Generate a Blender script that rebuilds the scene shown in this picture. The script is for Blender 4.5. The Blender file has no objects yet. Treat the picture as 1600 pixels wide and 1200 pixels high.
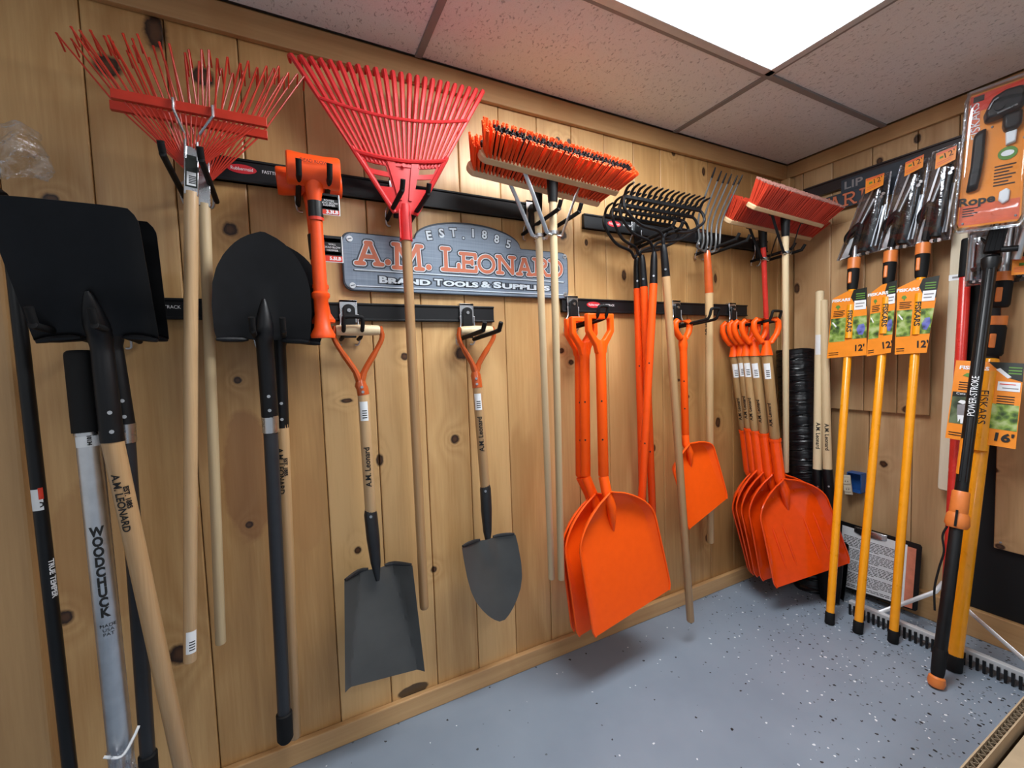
import bpy, math, random
from mathutils import Vector as V
random.seed(11)
S = bpy.context.scene
COL = S.collection

# ------------------------------------------------------------------ camera
FPX = 675.25
RX = V((0.88760, -0.45932, -0.03466)); RD = V((-0.05707, -0.03501, -0.99776)); RF = V((0.45707, 0.88758, -0.05729))
CAM = V((-2.5759, -1.5100, 1.2620)); ZC = 2.294
cd = bpy.data.cameras.new('camera'); cam = bpy.data.objects.new('camera', cd); COL.objects.link(cam)
cd.sensor_width = 36; cd.lens = FPX / 1600 * 36; cd.clip_start = 0.02
from mathutils import Matrix
cam.matrix_world = Matrix(((RX.x, -RD.x, -RF.x, CAM.x), (RX.y, -RD.y, -RF.y, CAM.y), (RX.z, -RD.z, -RF.z, CAM.z), (0, 0, 0, 1)))
S.camera = cam
# ------------------------------------------------------------------ world, exposure
W = bpy.data.worlds.new('world'); S.world = W; W.use_nodes = True
W.node_tree.nodes['Background'].inputs[0].default_value = (0.93, 0.96, 1.0, 1)
W.node_tree.nodes['Background'].inputs[1].default_value = 0.19
S.view_settings.view_transform = 'Standard'; S.view_settings.look = 'None'
S.view_settings.exposure = 1.12; S.view_settings.gamma = 1; S.view_settings.use_curve_mapping = False
PANEL_LIGHT = 11.0
FILL_LIGHT = 4.0

# ------------------------------------------------------------------ where things stand (metres; back wall Y=0, right wall X=0, floor Z=0)
def ray(px, py): return RX * ((px - 800) / FPX) + RD * ((py - 600) / FPX) + RF
def A(px, py, d=0.0):                       # point d metres in front of the back wall
    r = ray(px, py); return CAM + r * ((-d - CAM.y) / r.y)
def B(px, py, d=0.0):                       # point d metres in front of the right wall
    r = ray(px, py); return CAM + r * ((-d - CAM.x) / r.x)
def G(px, py, h=0.0):                       # point h metres above the floor
    r = ray(px, py); return CAM + r * ((h - CAM.z) / r.z)
def AX(px, py, X):                          # point on the vertical plane x = X
    return B(px, py, -X)

# ------------------------------------------------------------------ materials
def nodes(name):
    m = bpy.data.materials.new(name); m.use_nodes = True
    nt = m.node_tree; return m, nt, nt.nodes['Principled BSDF']
class T:
    def __init__(s, nt): s.nt = nt
    def n(s, t, **kw):
        x = s.nt.nodes.new(t)
        for k, v in kw.items(): setattr(x, k, v)
        return x
    def l(s, a, b): s.nt.links.new(a, b)
    def setin(s, sock, v):
        if hasattr(v, 'is_output') or isinstance(v, bpy.types.NodeSocket): s.l(v, sock)
        else: sock.default_value = v
    def m(s, op, a, b=0.0, c=0.0):
        x = s.n('ShaderNodeMath', operation=op); s.setin(x.inputs[0], a); s.setin(x.inputs[1], b); s.setin(x.inputs[2], c); return x.outputs[0]
    def mix(s, f, a, b):
        x = s.n('ShaderNodeMix', data_type='RGBA'); s.setin(x.inputs[0], f); s.setin(x.inputs[6], a); s.setin(x.inputs[7], b); return x.outputs[2]
    def noise(s, vec, scale, detail=3, rough=.55, dist=0):
        x = s.n('ShaderNodeTexNoise'); x.inputs['Scale'].default_value = scale; x.inputs['Detail'].default_value = detail
        x.inputs['Roughness'].default_value = rough; x.inputs['Distortion'].default_value = dist
        if vec is not None: s.l(vec, x.inputs['Vector'])
        return x.outputs[0]
    def ramp(s, f, stops):
        x = s.n('ShaderNodeValToRGB'); e = x.color_ramp.elements
        while len(e) < len(stops): e.new(.5)
        for i, (p, c) in enumerate(stops): e[i].position = p; e[i].color = (*c, 1)
        s.l(f, x.inputs[0]); return x.outputs[0]
    def mapping(s, vec, scale, loc=(0, 0, 0)):
        x = s.n('ShaderNodeMapping'); s.l(vec, x.inputs[0]); x.inputs['Scale'].default_value = scale; x.inputs['Location'].default_value = loc; return x.outputs[0]
    def bump(s, h, strength, dist, bsdf):
        x = s.n('ShaderNodeBump'); x.inputs['Strength'].default_value = strength; x.inputs['Distance'].default_value = dist
        s.l(h, x.inputs['Height']); s.l(x.outputs[0], bsdf.inputs['Normal'])
def c4(c): return (*c, 1)
def srgb(r, g, b):
    f = lambda v: (v / 255 / 12.92) if v / 255 <= .04045 else ((v / 255 + .055) / 1.055) ** 2.4
    return (f(r), f(g), f(b))
def mat(name, col, rough=.5, metal=0.0, var=.12, vscale=30, bump=0.0, coat=0.0, spec=.5):
    m, nt, b = nodes(name); t = T(nt)
    tc = t.n('ShaderNodeTexCoord').outputs['Object']
    nz = t.noise(tc, vscale, 4)
    lo = tuple(c * (1 - var) for c in col); hi = tuple(min(1, c * (1 + var)) for c in col)
    t.l(t.ramp(nz, [(.3, lo), (.7, hi)]), b.inputs['Base Color'])
    t.l(t.m('MULTIPLY_ADD', nz, .16, rough - .08), b.inputs['Roughness'])
    b.inputs['Metallic'].default_value = metal; b.inputs['Coat Weight'].default_value = coat
    b.inputs['Specular IOR Level'].default_value = spec
    if bump: t.bump(nz, bump, .002, b)
    return m
def wood_mat(name, light, mid, dark, rough=.5, sc=(1, 1, .05), knots=(), grain=26, bumpy=.15, coat=0.0, world=False, blot=0.35, stains=()):
    m, nt, b = nodes(name); t = T(nt)
    pos = t.n('ShaderNodeNewGeometry').outputs['Position'] if world else t.n('ShaderNodeTexCoord').outputs['Object']
    rnd = t.n('ShaderNodeObjectInfo').outputs['Random']
    off = t.n('ShaderNodeCombineXYZ'); t.l(t.m('MULTIPLY', rnd, 37.), off.inputs[0]); t.l(t.m('MULTIPLY', rnd, 11.), off.inputs[2])
    add = t.n('ShaderNodeVectorMath', operation='ADD'); t.l(pos, add.inputs[0]); t.l(off.outputs[0], add.inputs[1])
    vec = t.mapping(add.outputs[0], sc)
    ring = t.noise(vec, 3.2, 2, .45, .4)
    kd = None
    if knots:
        sep = t.n('ShaderNodeSeparateXYZ'); t.l(pos, sep.inputs[0])
        h = t.m('ADD', sep.outputs[0], sep.outputs[1])      # x on the back wall, y on the right wall
        for (kx, kz, rx, rz) in knots:
            a = t.m('MULTIPLY', t.m('SUBTRACT', h, kx), 1 / rx); c = t.m('MULTIPLY', t.m('SUBTRACT', sep.outputs[2], kz), 1 / rz)
            d = t.m('SQRT', t.m('ADD', t.m('MULTIPLY', a, a), t.m('MULTIPLY', c, c)))
            kd = d if kd is None else t.m('MINIMUM', kd, d)
        kd = t.m('ADD', kd, t.m('MULTIPLY', t.m('SUBTRACT', t.noise(pos, 60, 3), .5), .55))
        swirl = t.m('MULTIPLY', t.m('POWER', 2.718, t.m('MULTIPLY', kd, -.55)), .5)
        ring = t.m('ADD', ring, swirl)
    rr = t.m('MULTIPLY', t.m('ABSOLUTE', t.m('SUBTRACT', t.m('FRACT', t.m('MULTIPLY', ring, 9)), .5)), 2)
    fine = t.noise(vec, grain * 4, 4, .6)
    big = t.noise(t.mapping(add.outputs[0], (1, 1, .35)), 2.6, 3, .5)
    f = t.m('ADD', t.m('MULTIPLY', rr, .13), t.m('ADD', t.m('MULTIPLY', fine, .35), t.m('MULTIPLY', big, blot)))
    f = t.m('ADD', f, t.m('MULTIPLY', t.m('SUBTRACT', rnd, .5), .42))
    col = t.ramp(f, [(.16, light), (.44, mid), (.80, dark)])
    if world:
        stn = t.n('ShaderNodeMapRange'); t.l(t.noise(t.mapping(add.outputs[0], (1, 1, .30)), 3.4, 2, .45, .6), stn.inputs[0]); stn.inputs[1].default_value = .56; stn.inputs[2].default_value = .64; stn.inputs[4].default_value = .42
        col = t.mix(stn.outputs[0], col, c4(tuple(q * k_ for q, k_ in zip(dark, (1.02, .92, .80)))))
    for (kx, kz, rx, rz, sc_, amt) in stains:
        sp_ = t.n('ShaderNodeSeparateXYZ'); t.l(pos, sp_.inputs[0])
        a = t.m('MULTIPLY', t.m('SUBTRACT', sp_.outputs[0], kx), 1 / rx); c = t.m('MULTIPLY', t.m('SUBTRACT', sp_.outputs[2], kz), 1 / rz)
        d = t.m('ADD', t.m('SQRT', t.m('ADD', t.m('MULTIPLY', a, a), t.m('MULTIPLY', c, c))), t.m('MULTIPLY', t.m('SUBTRACT', t.noise(pos, 14, 4), .5), .5))
        mr = t.n('ShaderNodeMapRange'); t.l(d, mr.inputs[0]); mr.inputs[1].default_value = .92; mr.inputs[2].default_value = 1.06; mr.inputs[3].default_value = amt; mr.inputs[4].default_value = 0
        col = t.mix(mr.outputs[0], col, c4(sc_))
    if kd is not None:
        k1 = t.n('ShaderNodeMapRange'); k1.inputs[1].default_value = .75; k1.inputs[2].default_value = 1.15; k1.inputs[3].default_value = 1; k1.inputs[4].default_value = 0; t.l(kd, k1.inputs[0])
        core = t.ramp(t.m('ADD', kd, t.m('MULTIPLY', fine, .4)), [(.1, (.105, .045, .018)), (.55, (.085, .034, .013)), (.95, (.018, .007, .003)), (1.3, (.05, .019, .007))])
        col = t.mix(k1.outputs[0], col, core)
    t.l(col, b.inputs['Base Color'])
    t.l(t.m('MULTIPLY_ADD', fine, .25, rough - .12), b.inputs['Roughness'])
    b.inputs['Coat Weight'].default_value = coat; b.inputs['Coat Roughness'].default_value = .25
    t.bump(t.m('ADD', t.m('MULTIPLY', rr, .4), fine), bumpy, .0015, b)
    return m

def kb(px, py, rx, rz): p = A(px, py); return (p.x, p.z, rx, rz)
def kr(px, py, rx, rz): p = B(px, py); return (p.y, p.z, rx, rz)
KN = [kb(243, 50, .026, .05), kb(318, 120, .028, .03), kb(168, 103, .03, .03), kb(80, 310, .018, .013), kb(372, 594, .011, .011), kb(102, 965, .018, .02), kb(282, 1022, .03, .03),
      kb(390, 820, .011, .011), kb(632, 557, .014, .014), kb(722, 552, .028, .026), kb(711, 686, .018, .018), kb(594, 719, .012, .022), kb(543, 626, .02, .008),
      kb(678, 890, .012, .012), kb(976, 430, .014, .026), kb(1100, 268, .012, .022), kb(1118, 435, .012, .026), kb(1060, 594, .02, .007), kb(916, 379, .009, .014), kb(872, 218, .012, .012), kb(890, 221, .012, .012),
      kb(1122, 660, .02, .03), kb(878, 548, .014, .012), kb(893, 566, .014, .012), kb(1053, 240, .012, .012), kb(1022, 700, .014, .018), kb(880, 367, .02, .02), kb(1074, 620, .018, .01), kb(560, 860, .012, .014), kb(1105, 840, .012, .02), kb(360, 358, .02, .02)]
KR = [kr(1374, 252, .014, .02), kr(1433, 217, .014, .022), kr(1380, 725, .017, .017), kr(1432, 640, .022, .02), kr(1573, 735, .02, .012), kr(1585, 856, .016, .012), kr(1256, 450, .016, .03), kr(1215, 455, .016, .04)]
PINE = wood_mat('pine_planking', (.66, .41, .178), (.50, .277, .102), (.30, .145, .046), rough=.42, knots=KN, world=True, coat=.12,
    stains=[(A(388, 745).x, A(388, 745).z, .065, .20, (.30, .125, .045), .62), (A(478, 800).x, A(478, 800).z, .05, .13, (.44, .225, .08), .5), (A(160, 860).x, A(160, 860).z, .10, .20, (.40, .20, .07), .45), (A(646, 1078).x, A(646, 1078).z, .055, .022, (.02, .012, .008), .9), (A(560, 560).x, A(560, 560).z, .05, .09, (.42, .215, .08), .35)])
PINE_R = wood_mat('pine_planking_aside', (.60, .39, .205), (.47, .285, .135), (.31, .17, .07), rough=.45, knots=KR, world=True, coat=.08)
PINE_X = wood_mat('pine_trim_lengthwise', (.62, .385, .18), (.50, .29, .125), (.36, .19, .075), rough=.42, sc=(.05, 1, 1), world=True, coat=.1)
PINE_Y = wood_mat('pine_trim_crosswise', (.58, .36, .17), (.47, .275, .12), (.34, .18, .07), rough=.45, sc=(1, .05, 1), world=True, coat=.1)
PINE_Z = wood_mat('pine_trim_upright', (.60, .38, .18), (.50, .30, .13), (.36, .20, .08), rough=.45, world=True, coat=.1)
ASH = wood_mat('varnished_ash', (.60, .395, .21), (.47, .285, .135), (.29, .15, .06), rough=.35, sc=(1, 1, .02), grain=60, bumpy=.05, coat=.3)
OAK = wood_mat('open_grained_shaft', (.66, .45, .24), (.47, .29, .125), (.17, .08, .028), rough=.4, sc=(1, 1, .05), grain=22, bumpy=.05, coat=.3)
PALE = wood_mat('pale_poplar', (.72, .58, .37), (.65, .50, .30), (.52, .37, .20), rough=.45, sc=(1, 1, .02), grain=60, bumpy=.05)
STAVE = wood_mat('grey_pale_stave', (.70, .62, .48), (.62, .54, .40), (.50, .42, .30), rough=.6, sc=(1, 1, .04), grain=50, bumpy=.1)
BROOMW = wood_mat('broom_block_wood', (.75, .56, .34), (.66, .46, .26), (.52, .33, .17), rough=.45, sc=(.04, 1, 1), grain=50, bumpy=.06)
BLACKST = mat('black_enamel_steel', (.0022, .0026, .004), .45, 0, .3, 40, .05, spec=.35)
BLACKP = mat('black_plastic', (.005, .0055, .0065), .4, 0, .2, spec=.4)
RAILB = mat('black_rail_coating', (.0045, .005, .0065), .5, 0, .15, spec=.35)
RUBBER = mat('black_rubber', (.004, .004, .0045), .7, 0, .2, spec=.3)
GREYFG = mat('charcoal_fibreglass', (.022, .024, .029), .4, 0, .1)
SILVER = mat('bright_zinc', (.62, .64, .67), .28, 1, .1)
ALU = mat('brushed_aluminium', (.66, .68, .71), .35, 1, .08)
GREYST = mat('grey_carbon_steel', (.10, .10, .097), .36, .45, .10, 9, 0)
DARKST = mat('dark_carbon_steel', (.020, .021, .024), .33, .3, .2, 25, .1)
ORNG = mat('orange_polymer', (1.0, .100, .003), .42, 0, .05, spec=.3)
ORNG2 = mat('glossy_red_orange_polymer', (.80, .064, .003), .18, 0, .05, coat=.45, spec=.3)
ORNGH = mat('hammer_orange_polymer', (.96, .085, .007), .4, 0, .06)
ORNGF = mat('orange_fibreglass', (.90, .085, .006), .38, 0, .05, spec=.35)
ORNGE = mat('orange_enamel_steel', (.50, .085, .016), .22, 0, .1, coat=.3)
REDP = mat('red_polymer', (.74, .032, .034), .42, 0, .05)
REDW = mat('red_enamel_wire', (.56, .034, .014), .35, 0, .1)
REDPOLE = mat('red_lacquer', (.62, .035, .026), .25, 0, .08)
YEL = mat('amber_fibreglass', (.90, .345, .005), .3, 0, .05, coat=.3)
OCLIP = mat('orange_clip_plastic', (.72, .20, .04), .4, 0, .06)
CARD_O = mat('orange_card_print', (.84, .26, .018), .35, 0, .05)
CARD_D = mat('dark_card_print', (.007, .011, .008), .35)
CARD_W = mat('white_label', (.78, .80, .82), .5, 0, .03)
CARD_B = mat('black_card_print', (.006, .006, .007), .35)
CARD_G = mat('grey_card_print', (.25, .24, .25), .4)
CARD_R = mat('red_card_print', (.70, .045, .02), .35)
CARD_RO = mat('coral_card_print', (.72, .13, .05), .3)
PINK = mat('salmon_folder', (.66, .22, .13), .5)
WHITE_T = mat('white_ink', (.82, .83, .85), .5, 0, .02)
BLACK_T = mat('black_ink', (.004, .004, .004), .5, 0, .02)
RED_T = mat('red_ink', (.55, .02, .03), .45, 0, .02)
GREEN_T = mat('green_ink', (.10, .24, .03), .5, 0, .1)
FORKG = mat('worn_fork_steel', (.16, .165, .17), .35, .6, .15)
ALUB = mat('pale_aluminium', (.62, .64, .66), .4, .35, .06)
SIGNG = None
BLUE = mat('blue_electrical_box', (.02, .10, .34), .4)
IVORY = mat('ivory_receptacle', (.62, .55, .42), .4)
DARKPAN = mat('black_panel', (.007, .007, .0075), .6, spec=.3)
BRIST_O = mat('orange_bristle', (.90, .095, .012), .5, 0, .15, 8)
BRIST_R = mat('red_bristle', (.62, .052, .02), .5, 0, .15, 8)
BRIST_K = mat('black_bristle', (.008, .005, .006), .6, 0, .3)
BRIST_T = mat('pale_bristle_tips', (.42, .20, .16), .6, 0, .25)
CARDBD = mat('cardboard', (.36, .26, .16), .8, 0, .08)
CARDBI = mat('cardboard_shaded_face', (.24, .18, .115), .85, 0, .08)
SIGN_O = mat('sign_orange_letters', (.60, .17, .085), .45, 0, .04)
SIGN_W = mat('sign_white_outline', (.66, .74, .80), .45, 0, .03)
SIGN_D = mat('sign_dark_edge', (.03, .042, .06), .45, 0, .1)
TBAR = mat('ceiling_grid_paint', (.25, .225, .215), .5, 0, .03)
PLUM = mat('dark_plum_rail', (.030, .022, .024), .35, 0, .1)
NETB = mat('black_netting', (.004, .0045, .006), .30, 0, .3, 50, 0)

def clear_mat(name, tint=(.9, .93, .96), alpha=.22, rough=.12, scale=30, bump=.4):
    m, nt, b = nodes(name); t = T(nt)
    tc = t.n('ShaderNodeTexCoord').outputs['Object']
    nz = t.noise(tc, scale, 3, .6, 1.2)
    b.inputs['Base Color'].default_value = c4(tint); b.inputs['Roughness'].default_value = rough
    t.l(t.m('MULTIPLY_ADD', nz, .10, alpha - .05), b.inputs['Alpha'])
    t.bump(nz, bump, .006, b)
    return m
def shell_mat(name, refl, rough, scale, bump, tint=(.96, .97, .98)):
    m = bpy.data.materials.new(name); m.use_nodes = True; nt = m.node_tree; nt.nodes.clear(); t = T(nt)
    tr = t.n('ShaderNodeBsdfTransparent'); tr.inputs[0].default_value = c4(tint)
    g = t.n('ShaderNodeBsdfGlossy'); g.inputs['Roughness'].default_value = rough; g.inputs[0].default_value = (.95, .97, 1, 1)
    nz = t.noise(t.n('ShaderNodeTexCoord').outputs['Object'], scale, 3, .6, 1.0)
    bp = t.n('ShaderNodeBump'); bp.inputs['Strength'].default_value = bump; bp.inputs['Distance'].default_value = .006; t.l(nz, bp.inputs['Height']); t.l(bp.outputs[0], g.inputs['Normal'])
    lw = t.n('ShaderNodeLayerWeight'); lw.inputs[0].default_value = .25; t.l(bp.outputs[0], lw.inputs['Normal'])
    mx = t.n('ShaderNodeMixShader'); t.l(t.m('MULTIPLY_ADD', lw.outputs['Fresnel'], .5, refl), mx.inputs[0]); t.l(tr.outputs[0], mx.inputs[1]); t.l(g.outputs[0], mx.inputs[2])
    o = t.n('ShaderNodeOutputMaterial'); t.l(mx.outputs[0], o.inputs[0]); return m
CLEAR = shell_mat('clear_shell', .05, .06, 20, .32)
CLEARB = shell_mat('clear_blister', .05, .05, 9, .10)
CLEARE = shell_mat('clear_shell_edge', .35, .15, 30, .5)
BAG = shell_mat('crumpled_clear_film', .10, .16, 30, 1.0)
def photo_mat(name, cols, scale=40):
    m, nt, b = nodes(name); t = T(nt)
    tc = t.n('ShaderNodeTexCoord').outputs['Object']
    v = t.n('ShaderNodeTexVoronoi'); v.inputs['Scale'].default_value = scale; t.l(tc, v.inputs['Vector'])
    nz = t.noise(tc, scale * .8, 4, .6, .5)
    f = t.m('ADD', t.m('MULTIPLY', v.outputs['Distance'], .5), t.m('MULTIPLY', nz, .6))
    t.l(t.ramp(f, [(.28, cols[0]), (.45, cols[1]), (.58, cols[2]), (.75, cols[3])]), b.inputs['Base Color'])
    b.inputs['Roughness'].default_value = .35
    return m
LEAF = photo_mat('foliage_print', [(.012, .02, .010), (.07, .13, .03), (.22, .34, .06), (.42, .50, .22)])
LEAFD = photo_mat('shaded_foliage_print', [(.02, .03, .018), (.04, .06, .03), (.08, .11, .05), (.14, .19, .10)], 30)
LEAFM = photo_mat('misty_foliage_print', [(.03, .04, .025), (.10, .15, .07), (.22, .30, .14), (.35, .42, .30)])
BLUEP = photo_mat('blue_flower_print', [(.03, .04, .10), (.10, .12, .40), (.16, .18, .50), (.2, .25, .3)])
# printed metal sign: fine horizontal brushing
m, nt, b = nodes('brushed_sign_face'); t = T(nt); SIGNG = m
tc = t.n('ShaderNodeTexCoord').outputs['Object']
n1 = t.noise(t.mapping(tc, (4, 1, 170)), 1.5, 4); n2 = t.noise(t.mapping(tc, (170, 1, 4)), 1.5, 3)
t.l(t.ramp(t.m('ADD', t.m('MULTIPLY', n1, .7), t.m('MULTIPLY', n2, .3)), [(.3, (.15, .195, .26)), (.7, (.28, .35, .44))]), b.inputs['Base Color'])
b.inputs['Roughness'].default_value = .38; b.inputs['Metallic'].default_value = .15
# floor: grey-blue epoxy with scattered black and white flakes, thicker to the right
m, nt, b = nodes('flaked_epoxy'); t = T(nt); FLOORM = m
pos = t.n('ShaderNodeNewGeometry').outputs['Position']
sp = t.n('ShaderNodeSeparateXYZ'); t.l(pos, sp.inputs[0])
base = t.ramp(t.noise(pos, 2.2, 4), [(.3, (.195, .24, .30)), (.7, (.245, .295, .36))])
dens = t.m('MULTIPLY_ADD', t.m('ADD', t.m('MULTIPLY', sp.outputs[0], 1.0), t.m('MULTIPLY', sp.outputs[1], -.35)), .17, .185)
dens = t.m('MAXIMUM', t.m('MULTIPLY', dens, t.m('MULTIPLY_ADD', t.noise(pos, 1.6, 3), 2.2, -.2)), .008)
def flakes(scale, loc, col, base, k):
    v = t.n('ShaderNodeTexVoronoi'); v.inputs['Scale'].default_value = scale
    wv = t.n('ShaderNodeVectorMath', operation='ADD'); t.l(t.mapping(pos, (1, 1, 1), loc), wv.inputs[0])
    nn = t.n('ShaderNodeTexNoise'); nn.inputs['Scale'].default_value = 110; t.l(pos, nn.inputs['Vector'])
    sc_ = t.n('ShaderNodeVectorMath', operation='SCALE'); t.l(nn.outputs['Color'], sc_.inputs[0]); sc_.inputs[3].default_value = .008
    t.l(sc_.outputs[0], wv.inputs[1]); t.l(wv.outputs[0], v.inputs['Vector'])
    sc2 = t.n('ShaderNodeSeparateColor'); t.l(v.outputs['Color'], sc2.inputs[0])
    on = t.m('MULTIPLY', t.m('LESS_THAN', sc2.outputs[0], t.m('MULTIPLY', dens, k)), t.m('LESS_THAN', v.outputs['Distance'], t.m('MULTIPLY_ADD', sc2.outputs[1], .20, .16)))
    return t.mix(on, base, c4(col)), on
c, o1 = flakes(62, (0, 0, 0), (.016, .018, .02), base, 2.0)
c, o2 = flakes(80, (3.3, 1.7, 0), (.70, .74, .78), c, .9)
c, o3 = flakes(85, (7.1, 4.7, 0), (.10, .12, .14), c, 1.2)
t.l(c, b.inputs['Base Color']); b.inputs['Specular IOR Level'].default_value = .35
t.l(t.m('MULTIPLY_ADD', t.noise(pos, 9, 4), .2, .36), b.inputs['Roughness'])
t.bump(t.noise(pos, 45, 2), .05, .002, b)
# ceiling tile: fissured mineral fibre
m, nt, b = nodes('fissured_tile'); t = T(nt); TILEM = m
pos = t.n('ShaderNodeNewGeometry').outputs['Position']
fz = t.noise(t.mapping(pos, (1, .55, 1)), 135, 2, .5, .7); pit = t.noise(pos, 300, 2)
hole = t.n('ShaderNodeMapRange'); t.l(fz, hole.inputs[0]); hole.inputs[1].default_value = .28; hole.inputs[2].default_value = .40
b.inputs['Roughness'].default_value = .9
t.l(t.mix(hole.outputs[0], c4((.50, .475, .465)), t.ramp(pit, [(.3, (.77, .75, .735)), (.7, (.85, .835, .82))])), b.inputs['Base Color'])
t.bump(t.m('ADD', hole.outputs[0], t.m('MULTIPLY', pit, .3)), .5, .004, b)
def emit_mat(name, col, s):
    m = bpy.data.materials.new(name); m.use_nodes = True; nt = m.node_tree; nt.nodes.clear(); t = T(nt)
    e = t.n('ShaderNodeEmission'); e.inputs[0].default_value = c4(col); e.inputs[1].default_value = s
    nz = t.noise(t.n('ShaderNodeTexCoord').outputs['Object'], 220, 2)
    t.l(t.ramp(nz, [(.3, tuple(c * .97 for c in col)), (.7, col)]), e.inputs[0])
    o = t.n('ShaderNodeOutputMaterial'); t.l(e.outputs[0], o.inputs[0]); return m
LAMP = emit_mat('lit_diffuser', (.93, .97, 1.0), PANEL_LIGHT)
LAMP_FILL = emit_mat('added_fill_diffuser', (.93, .97, 1.0), FILL_LIGHT)  # for the added fill panels outside the view

# ------------------------------------------------------------------ mesh building
def basis(d):
    d = d.normalized(); up = V((0, 0, 1)) if abs(d.z) < .9 else V((1, 0, 0))
    a = d.cross(up).normalized(); return a, d.cross(a).normalized()
class MB:
    def __init__(s): s.v = []; s.f = []
    def box(s, c, ex, ey, ez):              # centre and three half-axis vectors
        i = len(s.v); c = V(c)
        for a in (-1, 1):
            for b_ in (-1, 1):
                for d in (-1, 1): s.v.append(c + ex * a + ey * b_ + ez * d)
        for q in ((0, 1, 3, 2), (4, 6, 7, 5), (0, 4, 5, 1), (2, 3, 7, 6), (0, 2, 6, 4), (1, 5, 7, 3)): s.f.append([i + k for k in q])
        return s
    def abox(s, x0, x1, y0, y1, z0, z1):
        return s.box(((x0 + x1) / 2, (y0 + y1) / 2, (z0 + z1) / 2), V(((x1 - x0) / 2, 0, 0)), V((0, (y1 - y0) / 2, 0)), V((0, 0, (z1 - z0) / 2)))
    def tube(s, pts, r, n=10, squash=None, side=None, closed=False):   # r: number or list; squash: factor along 'side' axis
        pts = [V(p) for p in pts]; k = len(pts); rs = r if isinstance(r, (list, tuple)) else [r] * k
        base = len(s.v); a = None
        for j, p in enumerate(pts):
            if closed: d = pts[(j + 1) % k] - pts[j - 1]
            else: d = (pts[min(j + 1, k - 1)] - pts[max(j - 1, 0)])
            if d.length < 1e-9: d = V((0, 0, 1))
            d.normalize()
            if side is not None: a = V(side) - d * V(side).dot(d)
            elif a is None: a = basis(d)[0]
            else: a = a - d * a.dot(d)
            if a.length < 1e-6: a = basis(d)[0]
            a.normalize(); b_ = d.cross(a)
            sq = squash if squash else 1
            for i in range(n):
                th = 2 * math.pi * i / n
                s.v.append(p + a * (rs[j] * math.cos(th)) * sq + b_ * (rs[j] * math.sin(th)))
        for j in range(k if closed else k - 1):
            j2 = (j + 1) % k
            for i in range(n):
                i2 = (i + 1) % n; s.f.append([base + j * n + i, base + j * n + i2, base + j2 * n + i2, base + j2 * n + i])
        if not closed:
            s.f.append([base + i for i in range(n)][::-1]); s.f.append([base + (k - 1) * n + i for i in range(n)])
        return s
    def prism(s, poly, o, ex, ey, n, t0, t1):      # 2D outline in (ex,ey) at o, from t0 to t1 along n
        i = len(s.v); k = len(poly)
        for t_ in (t0, t1):
            for x, y in poly: s.v.append(o + ex * x + ey * y + n * t_)
        s.f.append([i + j for j in range(k)][::-1]); s.f.append([i + k + j for j in range(k)])
        for j in range(k):
            j2 = (j + 1) % k; s.f.append([i + j, i + j2, i + k + j2, i + k + j])
        return s
    def sheet(s, fn, nu, nv, n, th):               # thick sheet: fn(u in -1..1, v in 0..1) -> point, thickness along n
        i = len(s.v); L = []
        for q in range(2):
            for a in range(nv + 1):
                for b_ in range(nu + 1):
                    s.v.append(fn(-1 + 2 * b_ / nu, a / nv) - n * (th * q))
        w = nu + 1; h = nv + 1; o = w * h
        for a in range(nv):
            for b_ in range(nu):
                p = i + a * w + b_; s.f.append([p, p + 1, p + w + 1, p + w]); s.f.append([p + o, p + o + w, p + o + w + 1, p + o + 1])
        bd = [b_ for b_ in range(w)] + [a * w + nu for a in range(1, h)] + [nv * w + b_ for b_ in range(nu - 1, -1, -1)] + [a * w for a in range(nv - 1, 0, -1)]
        for j in range(len(bd)):
            p, q = bd[j], bd[(j + 1) % len(bd)]; s.f.append([i + q, i + p, i + p + o, i + q + o])
        return s
    def stroke(s, lines, w, o, ex, ey, n, t0, t1):  # flat lettering from polylines
        e = 0.0
        for L in lines:
            for (x0, y0), (x1, y1) in zip(L, L[1:]):
                e += .00001
                d = math.hypot(x1 - x0, y1 - y0)
                if d < 1e-7: continue
                px, py = -(y1 - y0) / d * w / 2, (x1 - x0) / d * w / 2
                s.prism([(x0 + px, y0 + py), (x0 - px, y0 - py), (x1 - px, y1 - py), (x1 + px, y1 + py)], o, ex, ey, n, t0, t1 + e)
            for (x, y) in L:
                e += .00001
                s.prism([(x + w / 2 * math.cos(a * math.pi / 4 + .39), y + w / 2 * math.sin(a * math.pi / 4 + .39)) for a in range(8)], o, ex, ey, n, t0, t1 + e)
        return s
    def build(s, name, mtl, parent=None, smooth=True, bevel=0, kind=None, label=None):
        org = V((0, 0, 0))
        if parent is not None: org = parent['_o'] if '_o' in parent else (0, 0, 0); org = V(org)
        me = bpy.data.meshes.new(name); me.from_pydata([tuple(p - org) for p in s.v], [], s.f); me.update()
        import bmesh
        bm = bmesh.new(); bm.from_mesh(me); bmesh.ops.recalc_face_normals(bm, faces=bm.faces); bm.to_mesh(me); bm.free()
        if smooth:
            me.polygons.foreach_set('use_smooth', [True] * len(me.polygons)); me.set_sharp_from_angle(angle=math.radians(38))
        me.materials.append(mtl)
        o = bpy.data.objects.new(name, me); COL.objects.link(o)
        if parent is not None: o.parent = parent; o['_o'] = tuple(org)
        if bevel:
            bv = o.modifiers.new('bevel', 'BEVEL'); bv.width = bevel; bv.segments = 2; bv.limit_method = 'ANGLE'
        if kind: o['kind'] = kind
        if label: o['label'] = label
        return o
def thing(name, label, cat, loc, group=None):
    o = bpy.data.objects.new(name, None); COL.objects.link(o); o.location = loc; o.empty_display_size = .05
    o['_o'] = tuple(loc); o['label'] = label; o['category'] = cat
    if group: o['group'] = group
    return o
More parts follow.
